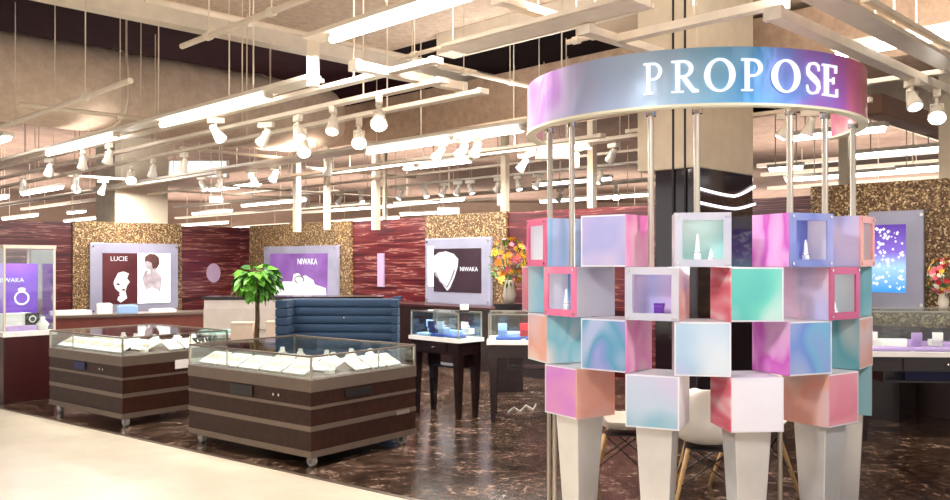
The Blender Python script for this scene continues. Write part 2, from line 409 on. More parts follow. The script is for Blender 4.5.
def beam(name, p, q, z0, z1, w, mat, label=None):
    d = q - p; m = MB(); m.box((d.length/2, 0, (z1-z0)/2), (d.length, w, z1-z0))
    return structure(m.build(name, mat, loc=(p.x, p.y, z0), rz=math.atan2(d.y, d.x), bevel=.01), label)
beam('trim_6', pb - D2*9, pb + D2*7.5, 4.18, 4.42, .22, WHITE, 'long white ceiling beam in front of the big duct')
bB = at(450, 93, 4.2); bB.z = 0
beam('trim_7', bB + D1*2.6, bB - D1*9, 3.55, 4.2, .9, BEAM, 'beige sprayed downstand beam behind the ring sign')
beam('trim_8', pc + D1*.3, pc - D1*8, 4.14, 4.4, .3, WHITE, 'white edge beam of the near ceiling')
sp_ = at(870, 114, 3.5); sp_.z = 0
beam('trim_9', sp_ + D2*0 + D1*.0, sp_ + D2*9, 3.5, 3.75, .3, plain('soffit_brown', rgb(176, 136, 116), .8), 'brown soffit edge at the far right')

# big insulated duct
dp = at(0, 108, 3.3); dp.z = 0
duct = thing('air_duct', 'huge beige wrapped oval air duct hanging at upper left', 'duct', (dp - D2*3).to_tuple(), R(45))
m = MB(); prof = []; L = 8.0; N = 40; K = 28
for i in range(N+1):
    x = L*i/N; k = 1.0
    if x > L-.7: k = math.sqrt(max(0.02, 1 - ((x-(L-.7))/.72)**2))
    wv = 1 + .012*math.sin(x*5.1) + .01*math.sin(x*13.7)
    prof.append((x, k*wv))
vs = []
for x, k in prof:
    for j in range(K):
        t = 2*math.pi*j/K; c_, s_ = math.cos(t), math.sin(t)
        e = .62
        vs.append((x, .75 + .8*k*math.copysign(abs(c_)**e, c_), 3.78 + .48*k*math.copysign(abs(s_)**e, s_)))
fs = [(i*K+j, i*K+(j+1) % K, (i+1)*K+(j+1) % K, (i+1)*K+j) for i in range(N) for j in range(K)] + [tuple(range(K-1, -1, -1)), tuple(range(N*K, N*K+K))]
m._add(vs, fs); m.build('duct_body', DUCT, duct, smooth=True)
for x in (2.2, 4.4, 6.4):
    m = MB(); ring = []
    for j in range(25):
        t = 2*math.pi*j/24; c_, s_ = math.cos(t), math.sin(t)
        ring.append((x, .75 + .815*math.copysign(abs(c_)**.62, c_), 3.78 + .495*math.copysign(abs(s_)**.62, s_)))
    m.tube(ring, .012, 6); m.build('band', CREAM, duct)
    m = MB(); m.cyl((x, .0, 3.6), (x, .0, 5.2), .012, n=6); m.build('hanger', CREAM, duct)

# columns
def square_column(name, P, w, d, z0, z1, mat, label, rz=R(45)):
    m = MB(); m.box((w/2, d/2, (z1-z0)/2), (w, d, z1-z0)); return structure(m.build(name, mat, loc=(P.x, P.y, z0), rz=rz, bevel=.01), label)
c1 = on_line(115, KC + D1*.22, D2); c2 = on_line(168, KC + D1*.22, D2)
square_column('column_left', c1, (c2-c1).length, 1.0, 0, 5.2, COLUMN, 'beige square column rising behind the bride poster wall')
kc = Vector(((697-CX)/F*7.9, 7.9, 0))
cl = on_line(655, kc, D1); crr = on_line(753, kc, D2)
zc = CH + 95*7.9/F
lw, rw = (cl-kc).length, (crr-kc).length
col = square_column('column_centre', kc, rw, lw, 0, zc, CLAD, 'glossy black clad column behind the cube display')
clu = on_line(637, kc, D1)
square_column('column_top', kc - D2*.01 - D1*.01, rw, (clu-kc).length, zc, 4.4, COLUMN, 'beige upper part of the centre column')
for t in (.13, .27):       # seams
    s = MB(); s.box((-.012, lw*t*2, 2.2), (.012, .02, 4.4)); structure(s.build('trim_10', plain('seam', rgb(24, 16, 20), .3), loc=kc, rz=R(45)), 'dark vertical seam on the black column')
# glowing white curves on the column's right face (local x along D2)
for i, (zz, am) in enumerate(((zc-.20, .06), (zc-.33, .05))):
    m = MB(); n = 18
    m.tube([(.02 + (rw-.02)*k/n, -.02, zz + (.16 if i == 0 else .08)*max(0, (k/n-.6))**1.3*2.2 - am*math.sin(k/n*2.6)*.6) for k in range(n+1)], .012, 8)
    o = m.build('glow_line', GLOWLINE, loc=kc, rz=R(45)); tag(o, ('upper' if i == 0 else 'lower') + ' curved white line on the black centre column', 'light line', 'curved white lines on the column')

# ------------------------------------------------------------------ ceiling rails, strips, pipes
def span(p0, p1, z, d):
    A, B = at(*p0, z), at(*p1, z); M = (A+B)/2; L = abs((B-A).dot(d)); s = 1 if (B-A).dot(d) > 0 else -1
    return M - d*(s*L/2), M + d*(s*L/2)      # first is the p0 end
RAILS = {}
def hangers(m_list, parent, A, ang, L, top, step=1.8, off=.02, maxn=6):
    n = max(1, min(maxn, int(L/step)))
    for i in range(n):
        m = MB(); x = L*(i+.5)/n
        q = Vector((A.x + x*math.cos(ang), A.y + x*math.sin(ang), 0)) - (dp - D2*3)
        tz = 3.33 if (-.1 < q.dot(D1) < 1.65 and 0 < q.dot(D2) < 8.1) else top
        m.cyl((x, 0, off), (x, 0, tz - A.z), .007, n=6); m.build('hanger', CREAM, parent)
def rail(key, p0, p1, z, d, label, w=.05, h=.04, top=4.4, mat=None, cat='track rail', name='track_rail', hang=True):
    A, B = span(p0, p1, z, d); v = B - A; ang = math.atan2(v.y, v.x)
    t = thing(name, label, cat, A, ang)
    m = MB(); L = v.length
    m.box((L/2, 0, 0), (L, w, h)); m.build('rail_body', mat or CREAM, t, bevel=.004)
    for x in (0.02, L-.02):
        m = MB(); m.box((x, 0, 0), (.05, w*1.15, h*1.15)); m.build('end_cap', WHITE, t)
    if hang: hangers(None, t, A, ang, L, top)
    RAILS[key] = (A, B); return t
def trunk(key, p0, p1, z, d, label, lamps=(), w=.13, top=4.4):
    """white lighting trunk with tubes under it; lamps are (px0, px1) spans"""
    A, B = span(p0, p1, z, d); v = B - A; ang = math.atan2(v.y, v.x); L = v.length
    t = thing('light_trunk', label, 'lighting trunk', A, ang)
    m = MB(); m.box((L/2, 0, .03), (L, w, .05)); m.box((L/2, w*.62, .02), (L, .03, .03)); m.box((L/2, -w*.62, .02), (L, .03, .03)); m.build('trunk_body', WHITE, t)
    hangers(None, t, A, ang, L, top)
    u = v.normalized()
    for q0, q1 in lamps:
        s0 = (on_line(q0, A, u) - A).dot(u); s1 = (on_line(q1, A, u) - A).dot(u)
        m = MB(); m.cyl((s0, 0, -.03), (s1, 0, -.03), .036, n=10); m.build('fluorescent_tube', TUBE, t)
        for x in (s0, s1):
            m = MB(); m.box((x, 0, -.01), (.05, .07, .07)); m.build('lamp_holder', WHITE, t)
    RAILS[key] = (A, B); return t
# front group (upper left)
trunk('T0', (310, 41), (480, -11), 3.4, D1, 'raised white trunk with the large fluorescent tube at top centre', [(332, 470)])
trunk('T1', (-20, 171), (306, 80), 3.1, D1, 'white trunk with two fluorescent tubes below the big duct', [(48, 116), (162, 268)])
A0, B0 = RAILS['T1']
m = MB(); m.box((0, 0, .17), (.09, .09, .42)); tag(m.build('trunk_riser', WHITE, loc=B0 - D1*(-.02)), 'white vertical box joining the lower trunk to the raised one', 'riser')
rail('A', (-20, 178), (416, 55), 3.1, D1, 'upper cream track rail running under the big duct', w=.09)
rail('C', (-20, 183), (444, 80), 3.05, D1, 'middle cream track rail of the front spotlight frame', w=.09)
rail('B', (-20, 195), (460, 86), 3.0, D1, 'lower cream track rail of the front spotlight frame', w=.09)
rail('X1', (350, 66), (466, 87), 3.1, D2, 'short cross rail closing the front spotlight frame', w=.09, h=.07, hang=False)
trunk('D', (110, 191), (640, 104), 3.1, D1, 'long white trunk with fluorescent tubes across the middle ceiling', [(368, 452), (455, 522)], w=.3)
trunk('E', (300, 187), (655, 122), 3.15, D1, 'white trunk with broken tube run behind the long middle trunk', [(405, 416), (420, 470), (528, 590)])
rail('F', (280, 205), (650, 146), 3.1, D1, 'far pale track rail with a close row of spotlights', w=.08, mat=WHITE)
rail('F2', (270, 197), (640, 138), 3.2, D1, 'cream rail just above the far row of spotlights', w=.09)
rail('H', (420, 205), (650, 171), 3.1, D1, 'thin rail beyond the far row of spotlights', w=.05)
rail('Q', (60, 173), (125, 181), 3.0, D2, 'short cross rail in front of the beige left column', w=.06, hang=False)
rail('Q2', (185, 147), (290, 160), 3.2, D2, 'cream cross rail below the rounded duct end', w=.06, hang=False)
rail('Q3', (180, 191), (300, 199), 3.1, D2, 'thin cross rail above the purple ring poster', w=.05, hang=False)
rail('R1', (100, 206), (560, 128), 3.0, D1, 'cream track rail running just under the long middle trunk', w=.09)
rail('R2', (-20, 212), (190, 170), 3.0, D1, 'cream track rail at the far left in front of the beige column', w=.08)
rail('R3', (330, 214), (650, 158), 3.0, D1, 'pale rail under the far row of spotlights', w=.08, mat=WHITE)
rail('R4', (250, 183), (420, 203), 3.2, D2, 'cream cross rail over the middle maroon wall', w=.07, hang=False)
rail('R5', (300, 168), (420, 177), 3.3, D2, 'cream cross rail behind the long middle trunk', w=.07, hang=False)
# right group
rail('G', (782, 11), (938, 92), 3.1, D2, 'white rail running over the right end of the ring sign', w=.1, h=.07, mat=WHITE)
trunk('I', (815, -8), (950, 72), 3.15, D2, 'wide white trunk crossing the top right corner', [], w=.12)
rail('J', (868, -2), (955, 52), 3.25, D2, 'thin white rail in the top right corner', w=.05, mat=WHITE)
rail('K', (866, 83), (945, 71), 3.15, D1, 'short cream cross rail right of the ring sign', w=.07, hang=False)
rail('L', (640, 134), (860, 96), 3.1, D1, 'cream rail passing behind the ring sign', w=.06)
rail('M', (616, 40), (785, 1), 3.3, D1, 'white rail above the ring sign', w=.09, h=.06, mat=WHITE)
trunk('N', (455, 52), (640, 4), 3.35, D1, 'broad white cable tray at top centre', [], w=.24)
rail('O', (500, -2), (556, 19), 3.5, D2, 'cream cross rail above the broad cable tray', w=.1, h=.06, hang=False)
rail('P', (590, 28), (672, 60), 3.3, D2, 'white cross rail left above the sign lettering', w=.1, h=.06, mat=WHITE, hang=False)
# pipes
def pipe(p0, p1, z, d, label, r=.025):
    A, B = span(p0, p1, z, d); L = (B-A).length; v = B-A
    t = thing('ceiling_pipe', label, 'pipe', A, math.atan2(v.y, v.x))
    m = MB(); m.cyl((0,0,0), (L,0,0), r, n=10); m.build('pipe_run', CREAM, t, smooth=False)
    for x in (L*.25, L*.75):
        m = MB(); m.cyl((x-.03,0,0), (x+.03,0,0), r*1.5, n=10); m.build('clamp', WHITE, t)
        m = MB(); m.cyl((x,0,0), (x,0,4.38-z if z < 4.3 else .3), .006, n=6); m.build('hanger', CREAM, t)
pipe((150, -4), (470, 74), 3.9, D2, 'long thin pipe along the white beam at upper left', .03)
pipe((180, 46), (310, -2), 3.5, D1, 'thin pipe crossing in front of the white beam')
pipe((-10, 132), (128, 80), 3.1, D1, 'thin pipe below the duct at far left')
pipe((20, 104), (150, 120), 3.2, D2, 'thin pipe crossing below the duct at left')
pipe((440, 66), (530, 87), 3.6, D2, 'thin pipe in front of the sprayed beam')
pipe((566, 42), (606, 34), 3.3, D1, 'short bent pipe above the ring sign left end', .02)
pipe((400, 60), (470, 38), 3.5, D1, 'thin pipe meeting the broad cable tray', .02)
# far strips
FAR = [((24,194),(60,187),'far left above the tall cabinet'), ((-6,199),(8,197),'at the left edge of the ceiling'), ((100,208),(114,206),'left of the beige column, upper one'),
 ((70,213),(83,211),'above the left maroon wall, smallest'), ((62,221),(112,217),'above the left maroon wall, longest'), ((5,219),(35,215),'above the maroon wall at the left edge'),
 ((215,190),(255,183),'right of the beige column, higher one'), ((252,206),(295,199),'above the purple ring poster, higher one'), ((200,214),(224,210),'right of the beige column, middle one'),
 ((188,226),(217,222),'right of the beige column, lowest'), ((232,229),(276,224),'above the purple ring poster, lowest'), ((340,211),(380,205),'above the middle maroon wall, upper one'), ((345,222),(385,217),'above the middle maroon wall, lower one'),
 ((408,205),(450,198),'above the pendant poster, upper one'), ((410,215),(440,211),'above the pendant poster, lower one'), ((793,140),(881,126),'right of the ring sign, below its edge'),
 ((858,157),(944,146),'above the right gold panel, upper one'), ((794,181),(942,166),'above the right gold panel, longest'), ((900,171),(948,165),'above the right gold panel, short one'), ((838,188),(884,182),'just above the right gold panel'),
 ((772,170),(800,166),'right of the black column'), ((540,150),(572,144),'behind the left poles of the ring sign'), ((545,186),(600,177),'left of the centre column, lower one'), ((560,203),(632,192),'left of the centre column, lowest'), ((300,226),(330,222),'above the purple ring poster, right one')]
for p0, p1, where in FAR:
    A, B = span(p0, p1, 3.3, D1); v = B-A; L = v.length
    t = thing('fluorescent_strip', 'far fluorescent strip light ' + where, 'strip light', A, math.atan2(v.y, v.x), 'far fluorescent strips')
    m = MB(); m.box((L/2, 0, .05), (L, .14, .06)); m.build('housing', WHITE, t)
    m = MB(); m.cyl((.03, 0, 0), (L-.03, 0, 0), .05, n=8); m.build('fluorescent_tube', TUBE, t)
    for x in (L*.2, L*.8):
        m = MB(); m.cyl((x, 0, .05), (x, 0, 1.3), .01, n=5); m.build('hanger', CREAM, t)
# near right strips
A, B = span((836, 55), (965, 30), 3.4, D1); v = B-A; L = v.length
t = thing('fluorescent_strip', 'near fluorescent strip light passing behind the top right rails', 'strip light', A, math.atan2(v.y, v.x))
m = MB(); m.box((L/2, 0, .05), (L, .14, .06)); m.build('housing', WHITE, t)
m = MB(); m.cyl((.03, 0, 0), (L-.03, 0, 0), .045, n=10); m.build('fluorescent_tube', TUBE, t)
A, B = span((-30, 148), (14, 138), 3.2, D1); v = B-A; L = v.length
t = thing('fluorescent_strip', 'fluorescent strip light cut by the left edge below the duct', 'strip light', A, math.atan2(v.y, v.x))
m = MB(); m.box((L/2, 0, .05), (L, .14, .06)); m.build('housing', WHITE, t)
m = MB(); m.cyl((.03, 0, 0), (L-.03, 0, 0), .045, n=10); m.build('fluorescent_tube', TUBE, t)
# dull far rails (one each) that fill the distance
FR = [((-10,205),(150,184),3.6),((20,209),(170,190),3.7),((190,208),(320,190),3.6),((200,219),(340,201),3.7),((320,214),(480,196),3.6),((440,224),(650,203),3.5),((770,168),(950,146),3.85),((770,176),(950,158),3.95),((780,190),(950,174),3.6),((540,216),(650,206),3.7)]
for i, (p0, p1, z) in enumerate(FR):
    A, B = span(p0, p1, z, D1); v = B-A; o = thing('cable_tray', ['faint far cable tray at the left edge above the maroon wall','faint far cable tray left of the beige column','faint far cable tray right of the beige column','faint far cable tray above the purple ring poster','faint far cable tray above the middle maroon wall','faint far cable tray behind the ring sign poles','faint far cable tray right of the ring sign, highest','faint far cable tray right of the ring sign, middle','faint far cable tray just above the right gold panel','faint far cable tray left of the centre column'][i], 'cable tray', A, math.atan2(v.y, v.x), 'far cable trays')
    m = MB(); m.box((v.length/2, 0, 0), (v.length, .16, .09)); m.build('tray_body', CREAM, o)
    for k in (.2, .8):
        m = MB(); m.cyl((v.length*k, 0, 0), (v.length*k, 0, 4.6-z), .012, n=6); m.build('hanger', CREAM, o)
# hanging white posts
for px, y0, y1, Y, w, lab in ((297,168,232,14.6,.1,'white post standing above the purple ring poster, left one'),(327,180,230,16.0,.09,'white post above the purple ring poster, right one'),(376,158,230,15.0,.11,'white post rising over the middle maroon wall, thicker one'),(385,190,228,15.3,.06,'thin white post over the middle maroon wall'),(505,138,216,13.4,.1,'white post rising over the right side of the pendant poster'),(592,128,218,12.2,.1,'white post seen between the left ring sign poles and centre column'),(845,118,186,11.0,.12,'white post hanging below the right end of the ring sign'),(948,104,182,8.9,.14,'broad white post at the right edge')):
    p = atY(px, y1, Y); q = atY(px, y0, Y)
    m = MB(); m.box((0, 0, (4.4-p.z)/2), (w, w, 4.4-p.z)); tag(m.build('hanging_post', COLUMN, loc=p, rz=R(45)), lab, 'post', 'white hanging posts')
# hanging light boxes
for x0, x1, y0, y1, Y, lab in ((168,228,160,178,15.5,'long pale hanging light box right of the beige column'),(536,570,147,159,10.6,'white hanging light box behind the left ring sign poles'),(437,460,207,217,16.5,'small white hanging sign above the pendant poster'),(497,507,193,206,14.5,'small square white hanging sign beside the white post'),(209,222,196,203,14,'small pale hanging box right of the beige column')):
    p, q = atY(x0, y1, Y), atY(x1, y0, Y)
    t = thing('hanging_sign', lab, 'hanging sign', ((p.x+q.x)/2, Y, p.z), 0)
    w, h = q.x-p.x, q.z-p.z
    m = MB(); m.box((0, .04, h/2), (w, .08, h)); m.build('box_body', WHITE, t)
    m = MB(); m.box((0, -.004, h/2), (w*.94, .008, h*.86)); m.build('face', SIGNW, t)
    for sx in (-1, 1):
        m = MB(); m.cyl((sx*w*.4, .04, h), (sx*w*.4, .04, 4.4-p.z), .008, n=5); m.build('hanger', CREAM, t)

# ------------------------------------------------------------------ track spotlights
def spotlight(P, rz, tilt, label, group, lens, scale=1.0):
    t = thing('track_spotlight', label, 'spotlight', P, rz, group)
    k = scale
    m = MB(); m.box((0, 0, -.03*k), (.15*k, .045*k, .05*k)); m.build('adapter', WHITE, t, bevel=.005)
    m = MB(); m.cyl((0, 0, -.05*k), (0, 0, -.1*k), .012*k, n=8)
    m.box((0, -.035*k, -.125*k), (.02*k, .008*k, .07*k)); m.box((0, .035*k, -.125*k), (.02*k, .008*k, .07*k)); m.box((0, 0, -.095*k), (.02*k, .07*k, .008*k)); m.build('yoke', WHITE, t)
    rot = Matrix.Rotation(tilt, 3, 'Y')
    c = Vector((0, 0, -.13*k)) + rot @ Vector((0, 0, .05*k))
    m = MB(); m.lathe([(.012*k, .02*k), (.026*k, .012*k), (.03*k, -.03*k), (.04*k, -.07*k), (.056*k, -.13*k), (.056*k, -.142*k), (.05*k, -.142*k)], c, 14, rot=rot); m.build('lamp_head', SHELLW, t, smooth=True)
    m = MB(); m.lathe([(.049*k, -.141*k), (.04*k, -.15*k), (.012*k, -.156*k)], c, 14, rot=rot); m.build('lens', lens, t, smooth=True)
    return t
SP = {'A': ('the upper front rail', [50, 83, 109, 216]), 'C': ('the middle front rail', [23, 266, 298, 333, 379]), 'B': ('the lower front rail', [76, 131, 153, 184, 304, 359]),
      'D': ('the long middle trunk', [202, 220, 252, 275, 329, 440, 463, 477]), 'E': ('the trunk with broken tube run', [524, 576, 613]),
      'F': ('the far spotlight rail', [308, 340, 361, 401, 425, 444, 458, 470, 498, 518, 538, 600]), 'H': ('the thin rail beyond the far row', [560, 616]), 'L': ('the rail behind the ring sign', [786, 810]), 'G': ('the right rail', [912, 937]), 'Q': ('the short cross rail', [76, 103])}
BRIGHT = {('C', 379), ('B', 304), ('B', 359), ('B', 131), ('G', 937), ('H', 616)}
BR_POS = {}
for key, (lab, pxs) in SP.items():
    A, B = RAILS[key]; u = (B-A).normalized()
    for i, px in enumerate(pxs):
        P = on_line(px, A, u); P.z = A.z - .02
        br = (key, px) in BRIGHT
        tilt = R(random.choice((-35, -25, 20, 30, 40))); rz = R(random.choice((-60, -20, 20, 90, 130)))
        if br: rz, tilt = math.atan2(-P.y, -P.x), R(-48)
        spotlight(P, rz, tilt, ('lit ' if br else '') + 'white track spotlight, %s from the left on %s' % (ORD[i], lab), 'track spotlights', LENS if br else LENSDIM, 1.35 if br else 1.15)
        if br: BR_POS[(key, px)] = P

# ------------------------------------------------------------------ ring sign and cube display
C0 = Vector((1.406, 5.575, 0)); RR = 1.06; AX = math.atan2(C0.x, C0.y)     # angle of the view ray to the centre
def pol(psi, r, z=0.0):
    """display-local: psi measured from the side facing the aisle, positive to the right"""
    return Vector((r*math.sin(psi), -r*math.cos(psi), z))
disp = thing('cube_display', 'round white PROPOSE sign on poles over stacked iridescent cube showcases on tapered legs', 'display stand', C0, -AX)
ZB0, ZB1 = 2.446, 2.745
m = MB(); n = 72; a0, a1 = R(-104), R(116); vs = []
for i in range(n+1):
    t = a0 + (a1-a0)*i/n
    vs += [pol(t, RR, ZB0), pol(t, RR, ZB1), pol(t, RR-.02, ZB1), pol(t, RR-.02, ZB0)]
fs = [(i*4+j, i*4+(j+1) % 4, (i+1)*4+(j+1) % 4, (i+1)*4+j) for i in range(n) for j in range(4)] + [(0,1,2,3), (n*4, n*4+3, n*4+2, n*4+1)]
m._add(vs, fs); band = m.build('sign_band', BAND, disp)
m = MB(); vs = []
for i in range(n+1):
    t = a0 + (a1-a0)*i/n
    vs += [pol(t, RR+.006, ZB0-.014), pol(t, RR+.006, ZB0), pol(t, RR-.055, ZB0), pol(t, RR-.055, ZB0-.014)]
m._add(vs, fs); m.build('lower_rim', plain('rim_cream', rgb(240, 236, 206), .35), disp)

# lettering, hand-drawn serif capitals in a unit box
def ell(cx, cy, rx, ry, t0, t1, n): return [(cx + rx*math.cos(R(t0+(t1-t0)*i/n)), cy + ry*math.sin(R(t0+(t1-t0)*i/n))) for i in range(n+1)]
def strip(o, i): return [[o[k], o[k+1], i[k+1], i[k]] for k in range(len(o)-1)]
def rect(x0, y0, x1, y1): return [[(x0,y0),(x1,y0),(x1,y1),(x0,y1)]]
def ribbon(pts, ws):
    L, Rr = [], []
    for k, (x, y) in enumerate(pts):
        a_, b_ = pts[max(0,k-1)], pts[min(len(pts)-1,k+1)]; dx, dy = b_[0]-a_[0], b_[1]-a_[1]; q = math.hypot(dx, dy)
        L.append((x-dy/q*ws[k]/2, y+dx/q*ws[k]/2)); Rr.append((x+dy/q*ws[k]/2, y-dx/q*ws[k]/2))
    return strip(L, Rr)
def bowl(x, y, rx, ry): return strip(ell(x, y, rx, ry, 90, -90, 16), ell(x, y, rx-.17, ry-.07, 90, -90, 16))
STEM = rect(.14, 0, .32, 1) + rect(0, 0, .46, .055) + rect(0, .945, .4, 1)
P_ = STEM + rect(.3, .93, .46, 1) + rect(.3, .44, .46, .51) + bowl(.45, .72, .42, .28)
R_ = STEM + rect(.3, .93, .44, 1) + rect(.3, .46, .44, .53) + bowl(.42, .73, .38, .27) + ribbon([(.42, .5), (.62, .25), (.8, .05), (1.0, 0.02)], [.16, .17, .15, .06])
O_ = strip(ell(.5, .5, .5, .52, 0, 360, 36), ell(.5, .5, .31, .455, 0, 360, 36))
spn = [(.86,.74),(.82,.9),(.66,.97),(.48,.97),(.28,.93),(.17,.8),(.2,.66),(.38,.56),(.6,.47),(.8,.36),(.85,.22),(.74,.08),(.54,.03),(.34,.03),(.18,.1),(.12,.28)]
S_ = ribbon(spn, [.03,.06,.06,.07,.1,.14,.17,.19,.2,.18,.15,.11,.07,.06,.06,.03])
E_ = rect(.12, 0, .32, 1) + rect(0, 0, .9, .06) + rect(0, .94, .84, 1) + rect(.3, .48, .66, .54) + rect(.84, 0, .9, .26) + rect(.78, .76, .84, 1) + rect(.62, .4, .67, .62)
def psi_of(px, RR=RR):
    """angle on the band where the ray of column px meets it"""
    k = (px-CX)/F; dx, dy = k, 1.0; q = math.hypot(dx, dy); dx, dy = dx/q, dy/q
    b_ = dx*C0.x + dy*C0.y; dd = RR*RR - (C0.x**2 + C0.y**2 - b_*b_); s = b_ - math.sqrt(dd)
    rx, ry = dx*s - C0.x, dy*s - C0.y; rx, ry = rx*math.cos(AX) - ry*math.sin(AX), rx*math.sin(AX) + ry*math.cos(AX)
    return math.atan2(rx, -ry)
for (x0, x1, g) in ((644,665,P_),(671.5,699,R_),(704,735,O_),(741,765,P_),(771,799,O_),(804,820,S_),(821.5,837.5,E_)):
    p0, p1 = psi_of(x0), psi_of(x1); m = MB()
    for poly in g: m.prism(poly, lambda x, y, t, p0=p0, p1=p1: pol(p0+(p1-p0)*x, RR+t, 2.507+.172*y), .0005, .014)
    m.build('letter', emissive('letter_white', (1, 1, 1, 1), .85), band)  # glow added to keep the letters white

CS = .292; RC = 1.085
ROWZ = [1.574, 1.284, .993, .7]          # bottoms of the four rows
ZTOP = 1.862
def cube(row, psi, front, left, right, frame=None, inside='mintpale'):
    z0 = ROWZ[row]; h = CS - .004; s = CS; psi += 3.6
    c = pol(R(psi), RC - s/2)
    mats = [FILM[front], FILM[left], FILM[right], FILM['milky'], FILM[inside]]
    m = MB(); rz = R(psi); rot = Matrix.Rotation(rz, 3, 'Z'); th = .008
    cc = c + Vector((0, 0, z0 + h/2))
    def pan(off, dim, mi): m.box(cc + rot @ Vector(off), dim, rz, mi)
    pan((-s/2+th/2, 0, 0), (th, s, h), 1); pan((s/2-th/2, 0, 0), (th, s, h), 2)
    pan((0, 0, -h/2+th/2), (s-2*th, s, th), 3); pan((0, 0, h/2-th/2), (s-2*th, s, th), 3)
    if frame is None:
        pan((0, s/2-th/2, 0), (s-2*th, th, h-2*th), 3); pan((0, -s/2+th/2, 0), (s-2*th, th, h-2*th), 0)
        # the cube shell is one acrylic piece
        return m.build('acrylic_cube', mats, disp)
    pan((0, .03, 0), (s-2*th, th, h-2*th), 4)
    o = m.build('acrylic_cube', mats, disp)
    f = MB(); fw = .04; y = -s/2 - .005
    for dx, dz, w, hh in ((-s/2+fw/2, 0, fw, h), (s/2-fw/2, 0, fw, h), (0, h/2-fw/2, s-2*fw, fw), (0, -h/2+fw/2, s-2*fw, fw)):
        f.box(cc + rot @ Vector((dx, y, dz)), (w, .012, hh), rz)
    f.build('front_frame', FILM[frame], o)
    for sx in (-1, 1):
        for sz in (-1, 1):
            q = MB(); p0 = cc + rot @ Vector((sx*(s/2-.018), y-.006, sz*(h/2-.018))); q.cyl(p0, p0 + rot @ Vector((0, -.006, 0)), .008, n=8); q.build('screw', CHROME, o)
    return o
CUBES = [
 (0,-60,'pinklav','milky','bluestripe','pinkfr','mint'), (0,-29,'lavender','milky','pinkmag'), (0,0,'greyl','milky','milky','greyl','mintpale'), (0,32,'blue','magenta','milky','periw','periw'), (0,62,'peach','lavender','milky','coralfr','peach'),
 (1,-75,'rose','milky','cyanwhite'), (1,-46,'blue','milky','greyl','pinkfr','blue'), (1,-14,'greyl','milky','peach','greyl','lavender'), (1,15,'mint','pinkred','milky'), (1,46,'blue','pinklav','milky','magfr','teal'), (1,75,'peach','teal','milky'),
 (2,-60,'peach','milky','cyanwhite'), (2,-29,'blueteal','milky','pinkmag'), (2,0,'paleblue','milky','milky'), (2,32,'blue','magenta','milky'), (2,62,'peach','teal','milky'),
 (3,-46,'violet','milky','peach'), (3,-14,'palelav','milky','white'), (3,15,'white','pinkred','milky'), (3,46,'rose','peach','milky'), (3,75,'peach','teal','milky'),
]
for a_ in CUBES: cube(*a_)
# poles
def pole(psi, r, z0, z1, rad=.017, foot=True):
    p = pol(psi, r); m = MB(); m.cyl(p + Vector((0,0,z0)), p + Vector((0,0,z1)), rad, n=14)
    o = m.build('pole', STEEL, disp, smooth=False)
    m = MB(); m.cyl(p + Vector((0,0,z1-.025)), p + Vector((0,0,z1)), rad*1.7, n=14); m.build('flange', CHROME, o)
for px, py in ((550,127),(572,124),(651,108),(697,106),(790,104),(825,106),(853,123)):
    w = at(px, py, ZB0-.018); d = w - C0; lx, ly = d.x*math.cos(AX) - d.y*math.sin(AX), d.x*math.sin(AX) + d.y*math.cos(AX)
    r = .985; ps = psi_of(px, r)
    on1 = any(abs(math.degrees(ps) - c[1] - 3.6) < 9.5 for c in CUBES if c[0] == 0)
    pole(ps, r, ZTOP-.003 if on1 else ROWZ[0]-.002, ZB0-.018)
for px, rad in ((540, .012), (546, .014), (558, .011), (793, .012)):
    k = psi_of(px); pole(k, .95 if px > 700 else 1.0, 0, ROWZ[2] if px < 700 else ROWZ[3], rad)
# tapered legs
for psi in (-46, -14, 15, 46, 75):
    m = MB(); m.taper((0,0,0), (.13,.13), (.2,.2), ROWZ[3]-.001)
    o = m.build('leg', PLINTH, disp, bevel=.004); o.location = pol(R(psi+3.6), RC-CS/2); o.rotation_euler.z = R(psi+3.6)
# contents of the framed cubes
def in_cube(row, psi, off=0.0, y=-.06):
    psi += 3.6; p = pol(R(psi), RC - CS/2) + Matrix.Rotation(R(psi), 3, 'Z') @ Vector((off, y, 0)); p.z = ROWZ[row] + .008
    return C0 + Matrix.Rotation(-AX, 3, 'Z') @ p, R(psi) - AX
def spire(row, psi, off, h, label):
    P, rz = in_cube(row, psi, off); t = thing('ring_cone', label, 'ring stand', P, rz, 'white ring cones in the framed cubes')
    m = MB(); m.lathe([(.03, 0), (.03, .012), (.02, .02)], n=14); m.build('base', ICE, t)
    m = MB(); m.lathe([(.022, .018), (.017, h*.45), (.012, h*.5), (.009, h*.8), (.002, h)], n=14); m.build('cone', ICE, t, smooth=True)
    m = MB(); m.lathe([(.019, h*.4), (.0215, h*.42), (.019, h*.44)], n=14); m.build('ring_band', CHROME, t)
spire(0, -60, 0, .16, 'white ring cone in the leftmost pink framed cube')
spire(0, 0, -.02, .17, 'taller white ring cone in the mint framed cube at top centre')
spire(0, 32, -.045, .17, 'taller white ring cone in the blue framed cube'); spire(0, 32, .045, .14, 'shorter white ring cone in the blue framed cube')
spire(0, 62, 0, .15, 'white ring cone in the small peach framed cube at right')
spire(1, -46, .03, .1, 'shorter white ring cone in the second row pink framed cube')
spire(1, 46, -.03, .13, 'taller white ring cone in the magenta framed cube'); spire(1, 46, .045, .09, 'shorter white ring cone in the magenta framed cube')
spire(0, 0, .05, .09, 'shorter white ring cone in the mint framed cube at top centre')
spire(1, -46, -.05, .15, 'taller white ring cone in the second row pink framed cube')
P, rz = in_cube(1, -14, .02); t = thing('ring_box', 'small purple ring box in the grey framed cube', 'ring box', P, rz)
